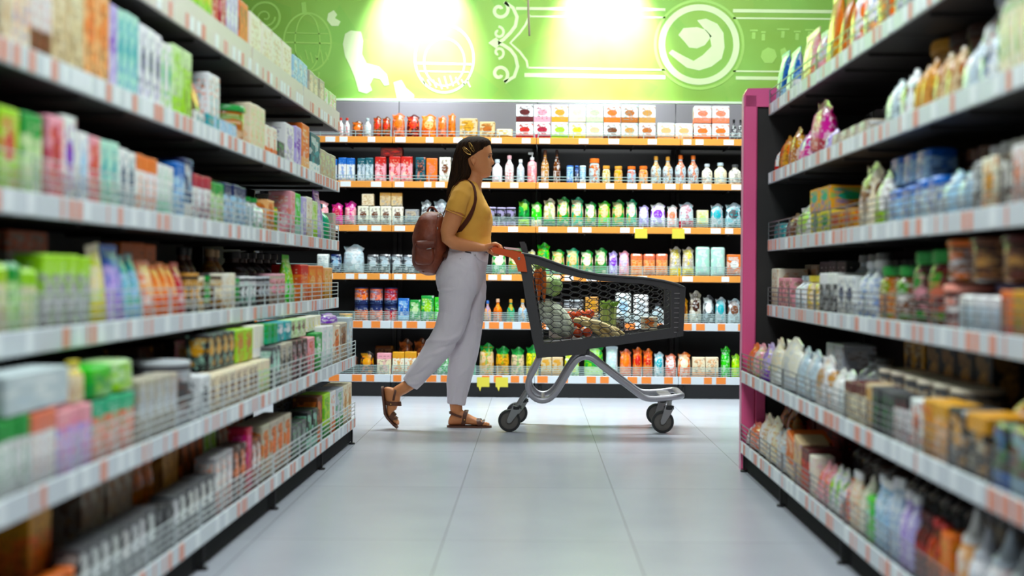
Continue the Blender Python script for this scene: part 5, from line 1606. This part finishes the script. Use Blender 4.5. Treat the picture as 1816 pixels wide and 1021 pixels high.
for e in range(len(edge)): a_, b_ = edge[e], edge[(e+1) % len(edge)]; fs.append((b_, a_, 99+a_, 99+b_))
m.add(top+bot, fs); fl = obj('pocket_flap', m, 'leather', pack, ang=180)
m = M(); a = P(757, 441.5, YC-.166); m.cap_tube([a, a+Vector((.022, -.001, .004))], .0024, 8); obj('clasp', m, 'zinc', fl)
m = M(); m.tube(smoothpath([tuple(P(x, y, YC-.004)) for x, y in ((757,382),(759,371),(764,366.5),(770,368),(777,379))], 2), .006, 10); obj('top_handle', m, 'leather', pack)
m = M(); m.tube([P(x, y, bagY(x, y, .002)) for x, y in ((741,396),(738,415),(737,440),(737,462),(742,476),(752,483))], .003, 8); obj('piping', m, 'leather', pack)
m = M(); m.tube([P(x, y, bagY(x, y, .002)) for x, y in ((776,385),(774,400),(775,425),(774,450),(768,474))], .0026, 8); obj('piping', m, 'leather', pack)
def ribbon(pts, hw, th, wdir=None):
    m = M(); N = len(pts); R = []
    for i, (p, nrm) in enumerate(pts):
        t = (pts[min(i+1, N-1)][0]-pts[max(i-1, 0)][0]).normalized(); w = t.cross(nrm).normalized(); n_ = w.cross(t).normalized()
        h = hw[i] if isinstance(hw, list) else hw
        R.append([p+w*h+n_*th, p-w*h+n_*th, p-w*h-n_*th, p+w*h-n_*th])
    m.rings(R); return m
for f, nm in (((lambda v: v), 'shoulder_strap'), (mirY, 'shoulder_strap')):
    raw = [(785,384,YC-.08),(793,362,YC-.088),(800,343,YC-.094),(807,328.5,YC-.104),(816,320.5,YC-.106),(826,317.8,YC-.108),(835,321.5,YC-.112),(842,334,YC-.132)]
    raw += [(x, y, torsoY(x, y, .007)) for x, y in ((844,350),(842,362),(837,376),(830,389),(822,400),(813,411),(803,424),(795,440))]
    raw += [(788,456,YC-.13)]
    sm = smoothpath(raw, 2); pts = []
    cen = P(826, 380, YC)
    for x, y, Yy in sm:
        p = P(x, y, Yy); up = Vector((0, 0, 1)) if y < 334 else (Vector((.6, -.5, .3)) if (y < 348 and x > 835) else (Vector((-.6, -.2, .5)) if x < 806 and y < 400 else Vector((0, -1, .0))))
        pts.append((f(p), up if f(Vector((0, 1, 0))).y == 1 else Vector((up.x, -up.y, up.z))))
    hw = [.008 if q[1] < 372 else .0125 for q in sm]
    hw = [sum(hw[max(0, i-3):i+4])/len(hw[max(0, i-3):i+4]) for i in range(len(hw))]
    obj(nm, ribbon(pts, hw, .0022), 'strap_leather', pack, ang=60)
m = M(); c = P(783, 380, YC-.095)
m.tube([c+Vector((.010*math.cos(a), .0, .010*math.sin(a))) for a in [2*PI*k/20 for k in range(20)]], .0022, 8, closed=True)
m.tube([c+Vector((-.016+.007*math.cos(a), -.004, -.006+.007*math.sin(a))) for a in [2*PI*k/20 for k in range(20)]], .0018, 8, closed=True); obj('metal_ring', m, 'zinc', pack)
m = M(); m.ell(P(738, 477, bagY(738, 477, .0)), (.006,.004,.008), 10, 8); m.ell(P(776, 405, bagY(776, 405, .002)), (.004,.003,.007), 10, 8); obj('stud', m, 'zinc', pack)
# ------------------------------------------------------------------ light and camera
def area(name, loc, size, power, rot=(0,0,0), color=(1,1,1), spread=180):
    l = bpy.data.lights.new(name, 'AREA'); l.shape = 'RECTANGLE'; l.size, l.size_y = size; l.energy = power; l.color = color; l.spread = math.radians(spread)
    o = bpy.data.objects.new(name, l); C.objects.link(o); o.location = loc; o.rotation_euler = rot; return o
def spot(name, loc, target, power, ang, blend=.6, color=(1,1,1), r=.04):
    l = bpy.data.lights.new(name, 'SPOT'); l.energy = power; l.spot_size = math.radians(ang); l.spot_blend = blend; l.color = color; l.shadow_soft_size = r
    o = bpy.data.objects.new(name, l); C.objects.link(o); o.location = loc
    o.rotation_euler = (Vector(target)-Vector(loc)).to_track_quat('-Z', 'Y').to_euler(); return o
MAT['lamp'] = None
def fixture(x, y, sx, sy, lab):
    m = M(); m.bbox(x-sx/2-.03, x+sx/2+.03, y-sy/2-.03, y+sy/2+.03, 3.52, 3.63, .01)
    tag(obj('ceiling_light', m, MAT['fix']), lab, 'ceiling light', 'ceiling lights')
MAT['fix'] = simple('white_lamp_housing', 'e8e8e8', .5)

LC = (.86, .965, 1)
fixture(0, 3.0, 1.0, 3.2, 'long white ceiling light over the near end of the aisle')
area('aisle_light', (0, 2.8, 3.5), (1.0, 3.2), 118, color=LC)
fixture(0, 6.4, .9, 1.6, 'white ceiling light over the far end of the aisle')
area('aisle_light', (0, 6.4, 3.5), (.9, 1.6), 12, color=LC)
fixture(.2, 9.0, 3.2, .5, 'wide white ceiling light over the cross aisle')
area('cross_aisle_light', (.2, 9.0, 3.5), (3.2, .5), 48, color=LC, spread=75)
area('cross_aisle_fill', (.2, 9.0, 3.49), (3.2, .5), 105, color=LC)  # added wide fill in the same fixture, brightens the mural
for x in (-.98, .36):
    m = M(); m.cap_tube([(x, 9.93, 3.6), (x, 9.93, 3.42)], .012, 10); m.lathe([(.05, 0), (.055, .01), (.055, .12), (.03, .15)], 18, (x, 9.93, 3.28))
    tag(obj('spotlight', m, MAT['fix']), 'white spotlight aimed at the %s part of the green mural' % ('left' if x < 0 else 'right'), 'spotlight', 'mural spotlights')
    spot('mural_spot', (x, 9.93, 3.26), (x, 10.36, 2.72), 520, 68, .9, color=(.8, .92, 1))

w = bpy.data.worlds.new('store'); bpy.context.scene.world = w; w.use_nodes = True
w.node_tree.nodes['Background'].inputs[0].default_value = (.82, .9, 1, 1); w.node_tree.nodes['Background'].inputs[1].default_value = .1
cam = bpy.data.cameras.new('camera'); co = bpy.data.objects.new('camera', cam); C.objects.link(co)
cam.lens = 50; cam.sensor_width = 36; cam.sensor_fit = 'HORIZONTAL'
cam.shift_x = -(CX-908)/1816; cam.shift_y = (487-510.5)/1816
co.matrix_world = Matrix.Translation((0, 0, CAMH)) @ Matrix.Rotation(PI/2, 4, 'X') @ Matrix.Rotation(ROLL, 4, 'Z')
cam.dof.use_dof = True; cam.dof.focus_distance = 7.85; cam.dof.aperture_fstop = 1.6
cam.clip_start = .05
sc = bpy.context.scene; sc.camera = co
sc.view_settings.view_transform = 'Standard'; sc.view_settings.look = 'None'; sc.view_settings.gamma = 1; sc.view_settings.exposure = .2
